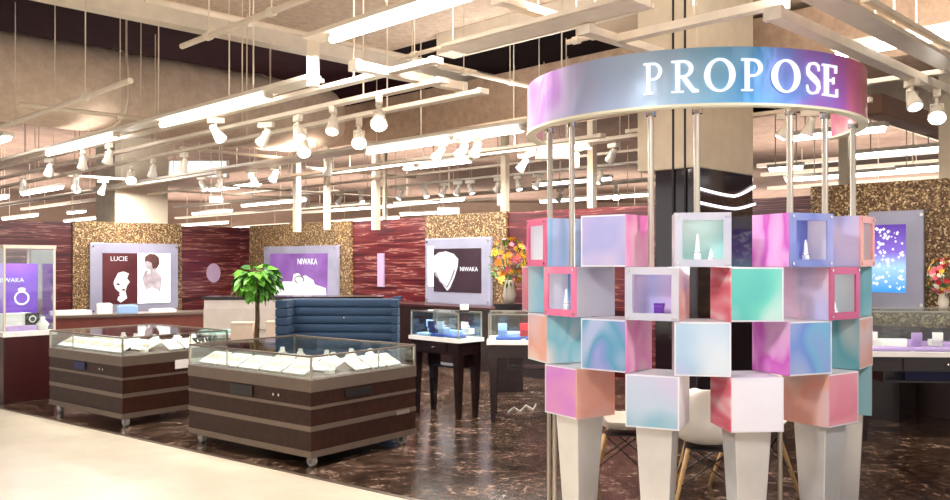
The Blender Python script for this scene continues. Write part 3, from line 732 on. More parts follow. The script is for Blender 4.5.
m = MB(); m.box((0,0,.006), (.11,.07,.012)); m.build('tray', ICE, t); m = MB(); m.box((0,0,.04), (.05,.045,.055)); m.build('box_body', PURPLE, t, bevel=.003); m = MB(); m.box((0,.005,.075), (.054,.045,.014)); m.build('lid', PURPLE, t)

# ------------------------------------------------------------------ shell chairs inside the ring
def make_chair(label, loc, rz):
    t = thing('shell_chair', label, 'chair', loc, rz, 'white shell chairs inside the cube display')
    prof = [(-.23,.425,.17,.0),(-.2,.44,.20,.01),(-.14,.44,.225,.03),(-.06,.43,.235,.05),(.02,.425,.235,.06),(.09,.43,.235,.06),(.15,.46,.235,.05),(.19,.52,.23,.04),(.21,.59,.225,.03),(.225,.66,.215,.02),(.24,.73,.19,.01),(.25,.79,.14,.0),(.252,.81,.08,.0)]
    m = MB(); n = 14; vs = []
    for i, (y, z, w, cu) in enumerate(prof):
        for k in range(n+1):
            s = -1 + 2*k/n; e = abs(s)**2.6
            f = min(1, max(0, (i-4)/4.0))          # 0 seat .. 1 back
            vs.append((w*s, y - f*e*.11, z + (1-f)*e*(.05 + cu*.6) + (f*(1-f))*e*.06))
    fs = [(i*(n+1)+k, i*(n+1)+k+1, (i+1)*(n+1)+k+1, (i+1)*(n+1)+k) for i in range(len(prof)-1) for k in range(n)]
    m._add(vs, fs); o = m.build('shell', SHELLW, t, smooth=True)
    sd = o.modifiers.new('sol', 'SOLIDIFY'); sd.thickness = .008; ss = o.modifiers.new('sub', 'SUBSURF'); ss.levels = ss.render_levels = 1
    for sx in (-1, 1):
        for sy in (-1, 1):
            m = MB(); m.cyl((sx*.12, sy*.11, .41), (sx*.22, sy*.21, 0), .017, .012, 12); m.build('leg', BEECH, t, smooth=True)
    m = MB()
    for sx in (-1, 1):
        m.cyl((sx*.13, -.11, .40), (sx*.185, .175, .17), .005, n=6); m.cyl((sx*.13, .11, .40), (sx*.185, -.175, .17), .005, n=6)
    for sy in (-1, 1):
        m.cyl((-.13, sy*.12, .40), (.185, sy*.175, .17), .005, n=6); m.cyl((.13, sy*.12, .40), (-.185, sy*.175, .17), .005, n=6)
    m.box((0, 0, .405), (.27, .24, .012)); m.build('wire_brace', DARK, t)
make_chair('white shell chair behind the left front legs of the display', (1.04, 5.98, 0), R(75))
make_chair('white shell chair seen from behind between the two middle legs', (1.50, 5.5, 0), R(168))
make_chair('white shell chair mostly hidden behind the bright white cube', (1.95, 5.95, 0), R(-70))

# ------------------------------------------------------------------ rolling glass showcases
CA = R(52)
def showcase(loc, label, W=1.62, D=1.2, which=1):
    t = thing('glass_showcase', label, 'showcase', loc, CA)
    for z0, z1 in ((.135,.288),(.328,.458),(.482,.593)):
        m = MB(); m.box((D/2, W/2, (z0+z1)/2), (D, W, z1-z0)); m.build('wood_band', WOOD, t)
    for z0, z1, o in ((.086,.135,.006),(.288,.328,.004),(.458,.482,.004)):
        m = MB(); m.box((D/2, W/2, (z0+z1)/2), (D+2*o, W+2*o, z1-z0)); m.build('trim_strip', STRIP, t)
    m = MB(); m.box((D/2, W/2, .64), (D+.012, W+.012, .094)); m.build('deck_rail', STRIP, t)
    m = MB(); m.box((D/2, W/2, .689), (D-.04, W-.04, .006)); m.build('deck', plain('deck_lining', rgb(112, 94, 86), .7), t)
    zt = .866
    for c, d in (((.004, W/2, .777), (.006, W-.02, .17)), ((D-.004, W/2, .777), (.006, W-.02, .17)), ((D/2, .004, .777), (D-.02, .006, .17)), ((D/2, W-.004, .777), (D-.02, .006, .17)), ((D/2, W/2, zt-.003), (D-.014, W-.014, .008))):
        m = MB(); m.box(c, d); m.build('glass_pane', GLASS, t)
    for x in (.006, D-.006):
        for y in (.006, W-.006):
            m = MB(); m.box((x, y, .777), (.016, .016, .18)); m.build('corner_post', STEEL, t)
    for (c, d) in (((.006, W/2, zt), (.014, W, .014)), ((D-.006, W/2, zt), (.014, W, .014)), ((D/2, .006, zt), (D, .014, .014)), ((D/2, W-.006, zt), (D, .014, .014))):
        m = MB(); m.box(c, d); m.build('top_rail', STRIP, t)
    m = MB(); m.box((.004, W*.66, .777), (.008, .012, .17)); m.build('mullion', STEEL, t)
    m = MB(); m.box((D*.62, .004, .777), (.012, .008, .17)); m.build('mullion', STEEL, t)
    for x in (.08, D-.08):
        for y in (.08, W-.08):
            c_ = MB(); c_.box((x, y, .078), (.07, .07, .016)); c_.box((x-.022, y, .05), (.006, .045, .05)); c_.box((x+.022, y, .05), (.006, .045, .05)); cs = c_.build('caster', CHROME, t)
            w = MB(); w.cyl((x-.018, y, .043), (x+.018, y, .043), .043, n=18); w.build('wheel', plain('wheel_grey', rgb(196, 190, 180), .4), cs)
    if which == 1:
        m = MB(); m.box((-.006, W*.53, .538), (.014, .3, .085)); m.build('socket_plate', DARK, t)
        for y in (W*.27, W*.23):
            m = MB(); m.cyl((0, y, .54), (-.014, y, .54), .012, n=12); m.build('lock', CHROME, t)
        m = MB(); m.box((D*.86, -.006, .3), (.16, .008, .03)); m.build('brand_plate', STEEL, t)
        m = MB(); m.box((D*.42, -.006, .54), (.3, .008, .06)); m.build('drawer_plate', DARK, t)
    else:
        m = MB(); m.box((-.006, W*.55, .545), (.014, .22, .075)); m.build('socket_plate', NAVY, t)
        for y in (W*.28, W*.24):
            m = MB(); m.cyl((0, y, .54), (-.012, y, .54), .012, n=12); m.build('lock', CHROME, t)
        m = MB(); m.box((D*.62, -.006, .56), (.36, .008, .09)); m.build('notice_card', DECKW, t)
    return t
fc = at(313, 467, 0); fc = Vector((fc.x, fc.y, 0)) - Vector((0, .08, 0))
SC1 = showcase(fc, 'front glass topped rolling showcase with brown bands before the blue sofa', which=1)
f2 = at(125, 427, 0); f2 = Vector((f2.x, f2.y - .06, 0))
SC2 = showcase(f2, 'left glass topped rolling showcase with blue plate beside the tall cabinet', W=1.46, which=2)
def inside(loc, x, y, z=.694):
    d = Matrix.Rotation(CA, 3, 'Z') @ Vector((x, y, 0)); return Vector((loc.x + d.x, loc.y + d.y, z))
# pads, ring boxes, busts
PADS = {}
def pad(P, rz, mat, size, label, group, tilt=R(24)):
    t = thing('jewellery_pad', label, 'jewellery pad', P, rz, group)
    w, d = size
    m = MB(); rot = Matrix.Rotation(-tilt, 3, 'Y'); m.box((0, 0, .012 + d/2*math.sin(tilt)), (d, w, .018), rot=rot); m.build('pad_body', mat, t, bevel=.004)
    m = MB()
    for k in range(3):
        yy = (k-1)*w*.27; cz = .024 + d/2*math.sin(tilt)
        m.tube([Vector((.03*math.cos(a_*.628)*1.2, yy + .026*math.sin(a_*.628), cz)) + Vector((0, 0, -.03*math.cos(a_*.628)*1.2*math.sin(-tilt))) for a_ in range(11)], .0035, 5)
    m.build('chain', CHROME if mat is not PADW else plain('gold_chain', rgb(190, 160, 110), .3, metal=.8), t)
def bust(P, rz, mat, label, group, s=1.0):
    t = thing('necklace_bust', label, 'necklace bust', P, rz, group)
    m = MB(); m.lathe([(.04*s, 0), (.042*s, .008*s), (.05*s, .03*s), (.06*s, .055*s), (.035*s, .085*s), (.022*s, .1*s), (.022*s, .125*s), (.01*s, .13*s)], n=14); m.build('bust_body', mat, t, smooth=True)
    m = MB(); m.tube([(.045*s*math.cos(k*.628), .045*s*math.sin(k*.628), .075*s - .012*s*math.cos(k*.628)) for k in range(11)], .003, 5); m.build('necklace', CHROME, t)
def ringbox(P, rz, mat, label, group, s=1.0):
    t = thing('ring_box', label, 'ring box', P, rz, group)
    m = MB(); m.box((0,0,.02*s), (.06*s,.06*s,.04*s)); m.build('box_body', mat, t, bevel=.003)
    m = MB(); m.box((.035*s,0,.06*s), (.012*s,.06*s,.05*s)); m.build('lid', mat, t)
    m = MB(); m.tube([(0, .014*s*math.cos(k*.5236), .045*s + .014*s*math.sin(k*.5236)) for k in range(13)], .003*s, 5); m.build('ring', CHROME, t)
for base, lab, n1 in ((fc, 'front showcase', 1), (f2, 'left showcase', 2)):
    ys = [1.32, 1.08, .82, .56, .3] if n1 == 2 else [1.46, 1.17, .88, .59, .3]
    for i, y in enumerate(ys):
        pad(inside(base, .16, y), CA, PADW, (.25, .2), 'white jewellery pad, %s from left at the aisle side of the %s' % (ORD[i], lab), 'pads in the rolling showcases')
    for i, y in enumerate(ys):
        pad(inside(base, .42, y-.02), CA, PADB if i in (0, 1) and n1 == 1 else PADW, (.24, .2), '%s jewellery pad, %s from left in the second row of the %s' % ('dark' if i in (0,1) and n1 == 1 else 'white', ORD[i], lab), 'pads in the rolling showcases')
    for i, x in enumerate((.63, .82, 1.01)):
        m_ = PADW if (n1 == 1 or i < 2) else PADB
        pad(inside(base, x, .16), CA + R(90), m_, (.16, .2), '%s jewellery pad, %s from the corner, right side of the %s' % ('white' if m_ is PADW else 'dark', ORD[i], lab), 'pads in the rolling showcases')
    for i, (x, y) in enumerate(((.64,.45),(.72,.62),(.84,.42),(.96,.56),(1.06,.42),(.66,.9),(.66,1.15))):
        bust(inside(base, x, y), random.random()*6, PADW, 'white necklace bust, %s from the corner in the %s' % (ORD[i], lab), 'busts in the rolling showcases')
    for i, (x, y) in enumerate(((.3,.12),(.3,.45),(.3,.72),(.3,1.0),(.3,1.28),(.78,.32),(.94,.3),(1.1,.3))):
        ringbox(inside(base, x, y), CA, PADB if i in (1, 4) else PADW, '%s open ring box, %s from the corner in the %s' % ('dark' if i in (1, 4) else 'white', ORD[i], lab), 'ring boxes in the rolling showcases')

# ------------------------------------------------------------------ tall cabinet at the left
tc = at(3.6, 404, 0)
t = thing('display_cabinet', 'tall glass cabinet on a dark red base at the left edge', 'cabinet', (tc.x, tc.y, 0), R(46))
W1, D1_ = .56, .9
m = MB(); m.box((W1/2, D1_/2, .375), (W1, D1_, .75)); m.build('base', REDWOOD, t, bevel=.005)
m = MB(); m.box((W1/2, D1_/2, .775), (W1+.02, D1_+.02, .05)); m.build('ledge', DECKW, t)
for c, d in (((W1/2, .004, 1.28), (W1-.03, .006, .94)), ((.004, D1_/2, 1.28), (.006, D1_-.03, .94)), ((W1-.004, D1_/2, 1.28), (.006, D1_-.03, .94))):
    m = MB(); m.box(c, d); m.build('glass_pane', GLASS, t)
for x in (.012, W1-.012):
    for y in (.012, D1_-.012):
        m = MB(); m.box((x, y, 1.28), (.022, .022, .96)); m.build('corner_post', CREAM, t)
m = MB(); m.box((W1/2, D1_/2, 1.775), (W1+.01, D1_+.01, .04)); m.build('top', CREAM, t)
bd = MB(); bd.box((W1/2, .5, 1.19), (W1-.06, .02, .78)); bp = bd.build('backdrop', glow('poster_violet', [(.3, rgb(84, 34, 150)), (.7, rgb(120, 62, 190))], 2, .45), t)
LETT = emissive('letter_glow', (1, 1, 1, 1), 1.0)
put_text('NIWAKA', .075, (W1/2-.06, .485, 1.36), LETT, bp)
m = MB(); m.tube([(W1*.62 + .075*math.cos(k*.2618), .485, 1.17 + .075*math.sin(k*.2618)) for k in range(25)], .011, 6); m.prism([(-.03,0),(.03,0),(.045,.03),(.02,.05),(-.02,.05),(-.045,.03)], lambda x, y, q: Vector((W1*.62+x, .485+q, 1.245+y)), -.006, .006); m.build('ring_emblem', LETT, bp)
def loc_in(o, p):
    d = Matrix.Rotation(o.rotation_euler.z, 3, 'Z') @ Vector(p); return Vector(o.location) + d
cab = t
t = thing('display_block', 'white stepped block inside the tall left cabinet', 'display block', loc_in(cab, (W1*.36, .32, .8)), R(46))
m = MB(); m.box((0,0,.1), (.36,.2,.2)); m.build('block', PADW, t); m = MB(); m.box((.06,-.02,.03), (.4,.26,.06)); m.build('step', LILAC, t)
t = thing('photo_card', 'small dark card with white rim inside the tall left cabinet', 'card', loc_in(cab, (W1*.66, .2, .862)), R(46))
m = MB(); m.box((0,0,.07), (.15,.012,.14)); m.build('card', PADB, t); m = MB(); m.tube([(.035*math.cos(k*.5236), -.01, .07+.035*math.sin(k*.5236)) for k in range(13)], .007, 6); m.build('ring_print', PADW, t)
bust(loc_in(cab, (W1*.84, .16, .802)), 0, PADW, 'white necklace bust at the right of the tall left cabinet', None, 1.2)

# ------------------------------------------------------------------ backlit wall posters
def wall_frame(px0, px1, py0, py1, P, d, label, mats_poster):
    a_, b_ = on_line(px0, P, d), on_line(px1, P, d); c_ = (a_+b_)/2
    dirx = (b_-a_).normalized(); n = Vector((dirx.y, -dirx.x, 0))
    w = (b_-a_).length; pc_ = (px0+px1)/2
    z1 = CH + (HY-py0)*c_.y/F; z0 = CH + (HY-py1)*c_.y/F
    t = thing('lightbox_poster', label, 'backlit poster', (c_.x + n.x*.045, c_.y + n.y*.045, z0), math.atan2(dirx.y, dirx.x))
    h = z1 - z0
    m = MB(); m.box((0, -.03, h/2), (w, .06, h)); m.build('frame', FRAMEG, t, bevel=.008)
    for sx in (-1, 1):
        for zz in (.05*h, .95*h):
            m = MB(); m.cyl((sx*w*.47, -.06, zz), (sx*w*.47, -.075, zz), .018, n=10); m.build('stud', CHROME, t)
    return t, w, h
def flat(parent, name, mat, poly, y, th=.006):
    m = MB(); m.prism(poly, lambda x, z, q: Vector((x, y - q, z)), 0, th); return m.build(name, mat, parent)
def R4(x0, z0, x1, z1): return [(x0,z0),(x1,z0),(x1,z1),(x0,z1)]
WHT = emissive('print_white', rgb(252, 250, 250), 1.0)
P1D = glow('print_maroon', [(.3, rgb(60, 20, 26)), (.7, rgb(84, 38, 40))], 1.5, .45)
PWH = glow('print_paper', [(.3, rgb(244, 240, 240)), (.7, rgb(252, 250, 250))], 2, .85)
PGR = glow('print_grey', [(.3, rgb(120, 106, 112)), (.7, rgb(188, 176, 180))], 5, .45)
PHAIR = glow('print_hair', [(.3, rgb(58, 34, 34)), (.7, rgb(88, 56, 52))], 5, .5)
t, w, h = wall_frame(88, 176, 243.5, 313, KC, D2, 'backlit wall poster with bride picture and white LUCIE lettering', None)
x = lambda u: -w/2 + w*u
z = lambda v: h*(1-v)
flat(t, 'print', P1D, R4(x(.13), z(.86), x(.52), z(.14)), -.06); flat(t, 'print', PWH, R4(x(.52), z(.86), x(.9), z(.14)), -.06)
put_text('LUCIE', .13, (x(.31), -.068, z(.25)), LETT, t)
fl = [(.26,.52),(.3,.42),(.36,.4),(.42,.43),(.4,.5),(.43,.55),(.4,.6),(.38,.68),(.4,.78),(.33,.84),(.29,.8),(.32,.7),(.27,.64),(.25,.57)]
flat(t, 'picture', WHT, [(x(u), z(v)) for u, v in fl], -.066, .004)
for u, v in ((.3, .74), (.36, .66), (.3, .58)):
    flat(t, 'picture', P1D, [(x(u)+.035*math.cos(k*.785), z(v)+.02*math.sin(k*.785)) for k in range(8)], -.0705, .003)
bride = [(.6,.86),(.61,.66),(.585,.58),(.6,.5),(.63,.44),(.66,.43),(.665,.38),(.62,.36),(.6,.3),(.6,.24),(.63,.18),(.7,.16),(.75,.2),(.76,.28),(.73,.36),(.75,.42),(.79,.46),(.8,.58),(.78,.7),(.8,.86)]
flat(t, 'picture', PGR, [(x(u), z(v)) for u, v in bride], -.066, .004)
flat(t, 'picture', PGR, [(x(u), z(v)) for u, v in ((.585,.58),(.57,.5),(.6,.4),(.625,.37),(.64,.4),(.625,.46),(.65,.56),(.62,.62))], -.071, .003)
flat(t, 'picture', PWH, [(x(u), z(v)) for u, v in ((.6,.86),(.605,.68),(.68,.64),(.76,.68),(.8,.86))], -.0705, .003)
hair = [(.6,.26),(.6,.19),(.65,.145),(.72,.15),(.765,.2),(.77,.3),(.74,.36),(.69,.36),(.68,.28),(.63,.25)]
flat(t, 'picture', PHAIR, [(x(u), z(v)) for u, v in hair], -.0705, .003)
# NIWAKA rings poster
PV = glow('print_purple', [(.25, rgb(86, 50, 112)), (.5, rgb(118, 74, 146)), (.75, rgb(140, 110, 170))], 1.4, .32)
t, w, h = wall_frame(268, 342, 246, 300, WB, D1, 'backlit wall poster with purple print of rings behind the desk', None)
flat(t, 'print', PV, R4(x(.1), z(1.0), x(.88), z(.14)), -.06)
put_text('NIWAKA', .17, (x(.62), -.068, z(.34)), LETT, t)
hp = [(.12,.98),(.14,.78),(.3,.66),(.42,.66),(.44,.52),(.5,.5),(.55,.56),(.6,.54),(.7,.62),(.72,.7),(.86,.76),(.87,.98)]
flat(t, 'picture', WHT, [(x(u), z(v)) for u, v in hp], -.066, .004)
t0 = MB(); t0.tube([(x(.52)+.16*math.cos(k*.2618), -.076, z(.62)+.07*math.sin(k*.2618)) for k in range(25)], .014, 6); t0.build('ring_picture', CHROME, t)
# pendant poster
PDK = glow('print_dark', [(.3, rgb(36, 22, 30)), (.7, rgb(52, 32, 42))], 1.5, .4)
t, w, h = wall_frame(430, 495, 238, 304, WB, D1, 'backlit wall poster with white pendant shape on dark ground', None)
flat(t, 'print', PWH, R4(x(.05), z(.74), x(.14), z(.12)), -.06); flat(t, 'print', PDK, R4(x(.14), z(.82), x(.87), z(.16)), -.06)
hs = [(.14,.28),(.22,.22),(.34,.2),(.46,.24),(.53,.32),(.52,.44),(.47,.6),(.4,.76),(.36,.8),(.28,.7),(.18,.58),(.14,.5)]
flat(t, 'picture', WHT, [(x(u), z(v)) for u, v in hs], -.066, .004)
m = MB(); m.tube([(x(u), -.075, z(v)) for u, v in ((.17,.52),(.25,.66),(.36,.75),(.43,.62),(.48,.48))], .012, 6); m.build('necklace_picture', plain('print_line', rgb(120, 110, 130), .4), t)
put_text('NIWAKA', .1, (x(.69), -.068, z(.5)), LETT, t)
# right poster: plain blue-violet print with sparkles
PBL = NT('print_bluefade'); v_ = PBL.coords(); sx_ = PBL.n('ShaderNodeSeparateXYZ'); PBL.l(v_, sx_.inputs[0])
cc_ = PBL.ramp(sx_.outputs[2], [(.2, rgb(60, 140, 220)), (.45, rgb(150, 190, 236)), (.6, rgb(120, 96, 190)), (.9, rgb(74, 40, 140))])
PBLUE = PBL.done(PBL.pbr(cc_, .3, emit=cc_, es=.7))
t, w, h = wall_frame(872, 927, 211, 309, WB, D1, 'backlit wall poster with blue violet sparkle print at right', None)
flat(t, 'print', PBLUE, R4(x(.05), z(.83), x(.69), z(.14)), -.06)
m = MB()
for k in range(90):
    u, v = random.uniform(.08, .66), random.uniform(.17, .8); r_ = random.uniform(.006, .02)
    m.prism([(x(u)+r_*math.cos(q*1.571)*(1), z(v)+r_*math.sin(q*1.571)) for q in range(4)], lambda a1, b1, q: Vector((a1, -.067-q, b1)), 0, .003)
o = m.build('sparkle_print', WHT, t); o['kind'] = 'stuff'
# faint emblem reflections on the walls, painted as pale solid shapes
for px, py, w_, h_, lab in ((213, 273, .32, .42, 'pale round painted reflection on the left maroon wall'), (382, 270, .18, .6, 'pale upright painted reflection on the middle maroon wall')):
    P = on_line(px, WB if px > 240 else KC, D1 if px > 240 else D2); zz = CH + (HY-py)*P.y/F
    nn = (-D2 if px > 240 else -D1)
    m = MB()
    if px < 240: m.prism([(w_/2*math.cos(k*.3927), h_/2*math.sin(k*.3927)) for k in range(16)], lambda a1, b1, q: Vector((a1, -q, b1)), 0, .03)
    else: m.box((0, -.015, 0), (w_, .03, h_))
    o = m.build('wall_reflection', plain('reflection', rgb(176, 150, 176), .2), loc=P + nn*.005 + Vector((0,0,zz)), rz=R(-45 if px > 240 else 45)); tag(o, lab, 'reflection')

# ------------------------------------------------------------------ blue tufted sofa, tree, desks behind
t = thing('booth_sofa', 'high backed blue sofa with horizontal channel tufting behind the front showcase', 'sofa', (-1.42, 9.25, 0), R(-2))
SW, ST = 1.15, 1.2
def channel(name, x0, x1, y, zs, th, par, facing='y'):
    m = MB()
    for a_, b_ in zs:
        n = 8; prof = [(math.sin(math.pi*k/n)**.5*.22, a_ + (b_-a_)*k/n) for k in range(n+1)]
        if facing == 'y':
            pts = [(-th*.5 - th*.5*p, q) for p, q in prof] + [(th*.5, b_), (th*.5, a_)]
            m.prism(pts, lambda yy, zz, tt: Vector((tt, y + yy, zz)), x0, x1)
        else:
            pts = [(-th*.5 - th*.5*p, q) for p, q in prof] + [(th*.5 + 0*1, b_), (th*.5, a_)]
            m.prism(pts, lambda xx, zz, tt: Vector((xx, tt, zz)), x0, x1)
    return m.build(name, NAVYF, par, smooth=False, bevel=.008)
zs = [(.39 + i*.09, .39 + (i+1)*.09) for i in range(9)]
channel('backrest', -SW/2, SW/2, .0, zs, .14, t)
for sx in (-1, 1):
    m = MB()
    for a_, b_ in zs:
        m.box((sx*(SW/2+(.02 if sx < 0 else -.01)), -.16 if sx < 0 else -.05, (a_+b_)/2), (.13 if sx < 0 else .07, .44 if sx < 0 else .2, (b_-a_)-.003))
    m.build('side_wing', NAVYF, t, bevel=.012)
m = MB(); m.box((0, -.25, .36), (SW, .5, .14)); m.build('seat_cushion', NAVYF, t, bevel=.03)
m = MB(); m.box((0, -.1, .16), (SW+.12, .5, .26)); m.build('base', NAVYF, t, bevel=.01)
m = MB(); m.cyl((SW*.46, .07, ST+.005), (SW*.46+.09, .0, ST+.01), .02, n=8); m.build('corner_roll', NAVYF, t)
m = MB(); m.ball((.02, -.14, 1.0), .012); m.build('button', CHROME, t)

tp = atY(257, 345, 9.0)
t = thing('potted_tree', 'small potted tree with bright broad green leaves left of the blue sofa', 'potted plant', (tp.x, 9.0, 0))
m = MB(); m.lathe([(.13, 0), (.17, .3), (.185, .31), (.185, .34), (.165, .34), (.16, .3)], n=20); m.build('pot', POT, t, smooth=False)
m = MB(); m.lathe([(.16, .28), (.16, .3), (.01, .31)], n=16); m.build('soil', BARK, t)
m = MB(); m.tube([(.0, 0, .28), (.012, 0, .5), (-.006, 0, .75), (.006, 0, 1.0), (0, 0, 1.3), (-.01, 0, 1.42)], [.034, .03, .028, .024, .02, .012], 10); m.build('trunk', BARK, t, smooth=True)
m = MB()
for k in range(150):
    u = Vector((random.gauss(0, 1), random.gauss(0, 1), random.gauss(0, .8))).normalized(); rr = random.uniform(.55, 1)
    base = Vector((u.x*.2*rr, u.y*.2*rr, 1.42 + u.z*.15*rr)); d = (u*.8 + Vector((random.gauss(0,.4), random.gauss(0,.4), -.45))).normalized()
    side = d.cross(Vector((random.gauss(0,.4), random.gauss(0,.4), 1))).normalized(); nr = side.cross(d)
    L, w_ = random.uniform(.1, .15), random.uniform(.038, .055)
    pts = []
    for i, (s, ww) in enumerate(((0,.1),(.25,.75),(.5,1),(.78,.7),(1,.05))):
        q = base + d*L*s + Vector((0, 0, -.05*s*s)); pts += [q - side*w_*ww + nr*.008, q, q + side*w_*ww + nr*.008]
    fs = [(i*3+j, i*3+j+1, i*3+j+4, i*3+j+3) for i in range(4) for j in range(2)]
    m._add(pts, fs, 0 if random.random() < .75 else 1)
m.build('foliage', [LEAF, LEAF2], t)
m = MB()
for k in range(9):
    a_ = k*.7; m.tube([(0,0,1.3+.012*k), (.08*math.cos(a_), .08*math.sin(a_), 1.42), (.16*math.cos(a_), .16*math.sin(a_), 1.46)], .006, 5)
m.build('branch', BARK, t)

# pale reception desk
d0, d1 = atY(205, 297, 12.2), atY(380, 297, 12.2)
t = thing('reception_desk', 'pale long desk with dark top edge under the purple ring poster', 'desk', ((d0.x+d1.x)/2, 12.2, 0), R(2))
wd = d1.x-d0.x
m = MB(); m.box((0, .25, d0.z/2-.02), (wd, .5, d0.z-.04)); m.build('front_panel', PANEL, t)
m = MB(); m.box((.0, .25, d0.z-.01), (wd+.06, .56, .03)); m.build('top', BLACKWOOD, t)
m = MB(); m.box((-wd*.3, -.02, d0.z*.72), (wd*.4, .02, .3)); m.build('inset_panel', plain('inset', rgb(224, 212, 200), .6), t)
# dark low counter with boxes
t = thing('display_counter', 'low dark counter behind the front showcase carrying pale boxes', 'counter', (-2.55, 10.2, 0), R(4))
m = MB(); m.box((0, .35, .3), (1.75, .7, .6)); m.build('body', BLACKWOOD, t); m = MB(); m.box((0, .35, .615), (1.8, .74, .03)); m.build('top', WOOD, t)
for px, w_, h_, Y, lab in ((243, .26, .24, 10.35, 'beige cube box left of the tree trunk'), (274, .16, .25, 10.4, 'beige box between tree trunk and blue sofa')):
    X = (px-CX)/F*Y; t = thing('storage_box', lab, 'box', (X, Y, .63), R(4)); m = MB(); m.box((0,0,h_/2-.01), (w_,.2,h_-.02)); m.build('box_body', PADK, t, bevel=.004); m = MB(); m.box((0,0,h_-.012), (w_+.008,.208,.02)); m.build('lid', PADK, t)
X = (216-CX)/F*10.5
t = thing('display_tray', 'white tray with turquoise lining left of the beige boxes', 'tray', (X, 10.5, .63), R(4))
m = MB(); m.box((0,0,.09), (.5,.34,.02)); m.build('tray_base', PADW, t); m = MB(); m.box((0,.02,.115), (.4,.26,.03)); m.build('lining', TURQ, t); m = MB(); m.box((-.1,.02,.04), (.2,.2,.08)); m.build('riser', PADB, t)
X = (205-CX)/F*10.0
# wall counter behind the second showcase
t = thing('wall_counter', 'reddish brown counter behind the left showcase under the bride poster', 'counter', (-5.9, 13.6, 0), R(30))
m = MB(); m.box((0,.3,.36), (3.6,.6,.72)); m.build('body', RUST, t); m = MB(); m.box((-.1,.3,.74), (3.7,.66,.04)); m.build('top', STRIP, t)
for u, mat, sz, lab in ((-1.3, PADW, (.5,.3,.05), 'white flat case on the far left counter, left one'), (-.5, PADW, (.6,.3,.06), 'white flat case on the far left counter, middle'), (.35, LBLUE, (.3,.2,.12), 'pale blue box on the far left counter'), (.9, PADW, (.4,.26,.05), 'white flat case on the far left counter, right one'), (0.0, PADW, (.22,.2,.16), 'small white stand on the far left counter')):
    q = loc_in(t, (u, .25, .76)); c_ = thing('jewellery_case', lab, 'case', q, R(30), 'cases on the far left counter')
    m = MB(); m.box((0,0,sz[2]/2), sz); m.build('case_body', mat, c_, bevel=.005); m = MB(); m.box((0,.0,sz[2]+.006), (sz[0]*.8,sz[1]*.8,.012)); m.build('inlay', mat if mat is LBLUE else plain('grey_inlay', rgb(200,196,196), .5), c_)
# rack of dark pins on the wall side of showcase two
for k in range(7):
    P = inside(f2, 1.1, .36 + k*.1); t = thing('pin_stand', 'thin dark jewellery stand, %s from the right in the left showcase' % ORD[k], 'jewellery stand', P, CA, 'dark stands in the left showcase')
    m = MB(); m.lathe([(.02,0),(.02,.006),(.004,.01),(.004,.12)], n=8); m.build('stem', PADB, t); m = MB(); m.box((0,0,.12), (.01,.07,.008)); m.build('bar', PADB, t)

# ------------------------------------------------------------------ glass tables
def table(name_label, loc, rz, W, D, zs=.82, zg=1.08, tilt=0, shelf=True, contents=()):
    t = thing('display_table', name_label, 'table', loc, rz)
    m = MB(); m.box((W/2, D/2, zs-.02), (W+.03, D+.03, .04)); m.build('tabletop', DECKW, t)
    m = MB(); m.box((W/2, D/2, zs-.105), (W-.02, D-.02, .13)); ap = m.build('apron', BLACKWOOD, t)
    m = MB(); m.box((W/2, .004, zs-.105), (W*.5, .02, .1)); dr = m.build('drawer', BLACKWOOD, t)
    m = MB(); m.ball((W/2, -.018, zs-.105), .014, 10, 6); m.build('knob', CHROME, dr)
    for x_ in (.05, W-.05):
        for y_ in (.05, D-.05):
            m = MB(); m.taper((x_, y_, 0), (.045,.045), (.085,.085), zs-.16); m.build('leg', BLACKWOOD, t)
    if shelf:
        m = MB(); m.box((W/2, D*.62, .51), (W*.6, D*.5, .02)); m.box((W*.2, D*.62, .58), (.02, D*.5, .16)); m.box((W*.8, D*.62, .58), (.02, D*.5, .16)); m.build('under_shelf', BLACKWOOD, t)
    for c_, d_ in (((W/2, .004, (zs+zg)/2), (W-.02, .006, zg-zs)), ((W/2, D-.004, (zs+zg)/2), (W-.02, .006, zg-zs)), ((.004, D/2, (zs+zg)/2), (.006, D-.02, zg-zs)), ((W-.004, D/2, (zs+zg)/2), (.006, D-.02, zg-zs)), ((W/2, D/2, zg), (W, D, .008))):
        m = MB(); m.box(c_, d_); m.build('glass_pane', GLASS, t)
    for x_ in (.006, W-.006):
        for y_ in (.006, D-.006):
            m = MB(); m.box((x_, y_, (zs+zg)/2), (.012, .012, zg-zs)); m.build('corner_post', STEEL, t)
    m = MB(); m.box((W/2, .006, zg), (W, .01, .014)); m.box((W/2, D-.006, zg), (W, .01, .014)); m.build('top_rail', STEEL, t)
    return t
TA = table('dark legged glass display table with blue cushions beside the cube display', (.13, 8.42, 0), R(-3), .95, .62)
tb0 = Vector((-.69, 9.09, 0)); TB = table('dark legged glass display table with blue boxes right of the blue sofa', tb0, R(-45), .74, .34)
tr0 = at(877, 350, .82); TR = table('dark glass display table with lilac cushions at the right edge', (3.42, 7.55, 0), R(-4), 1.5, .62, .80, 1.16)
def cushion(par, x_, y_, w_, d_, h_, mat, label, group, zs=.82):
    P = loc_in(par, (x_, y_, zs+.001)); t = tag(MB().box((0,0,h_/2), (w_,d_,h_)).build('cushion', mat, loc=P, rz=par.rotation_euler.z, bevel=.012), label, 'cushion', group); return t
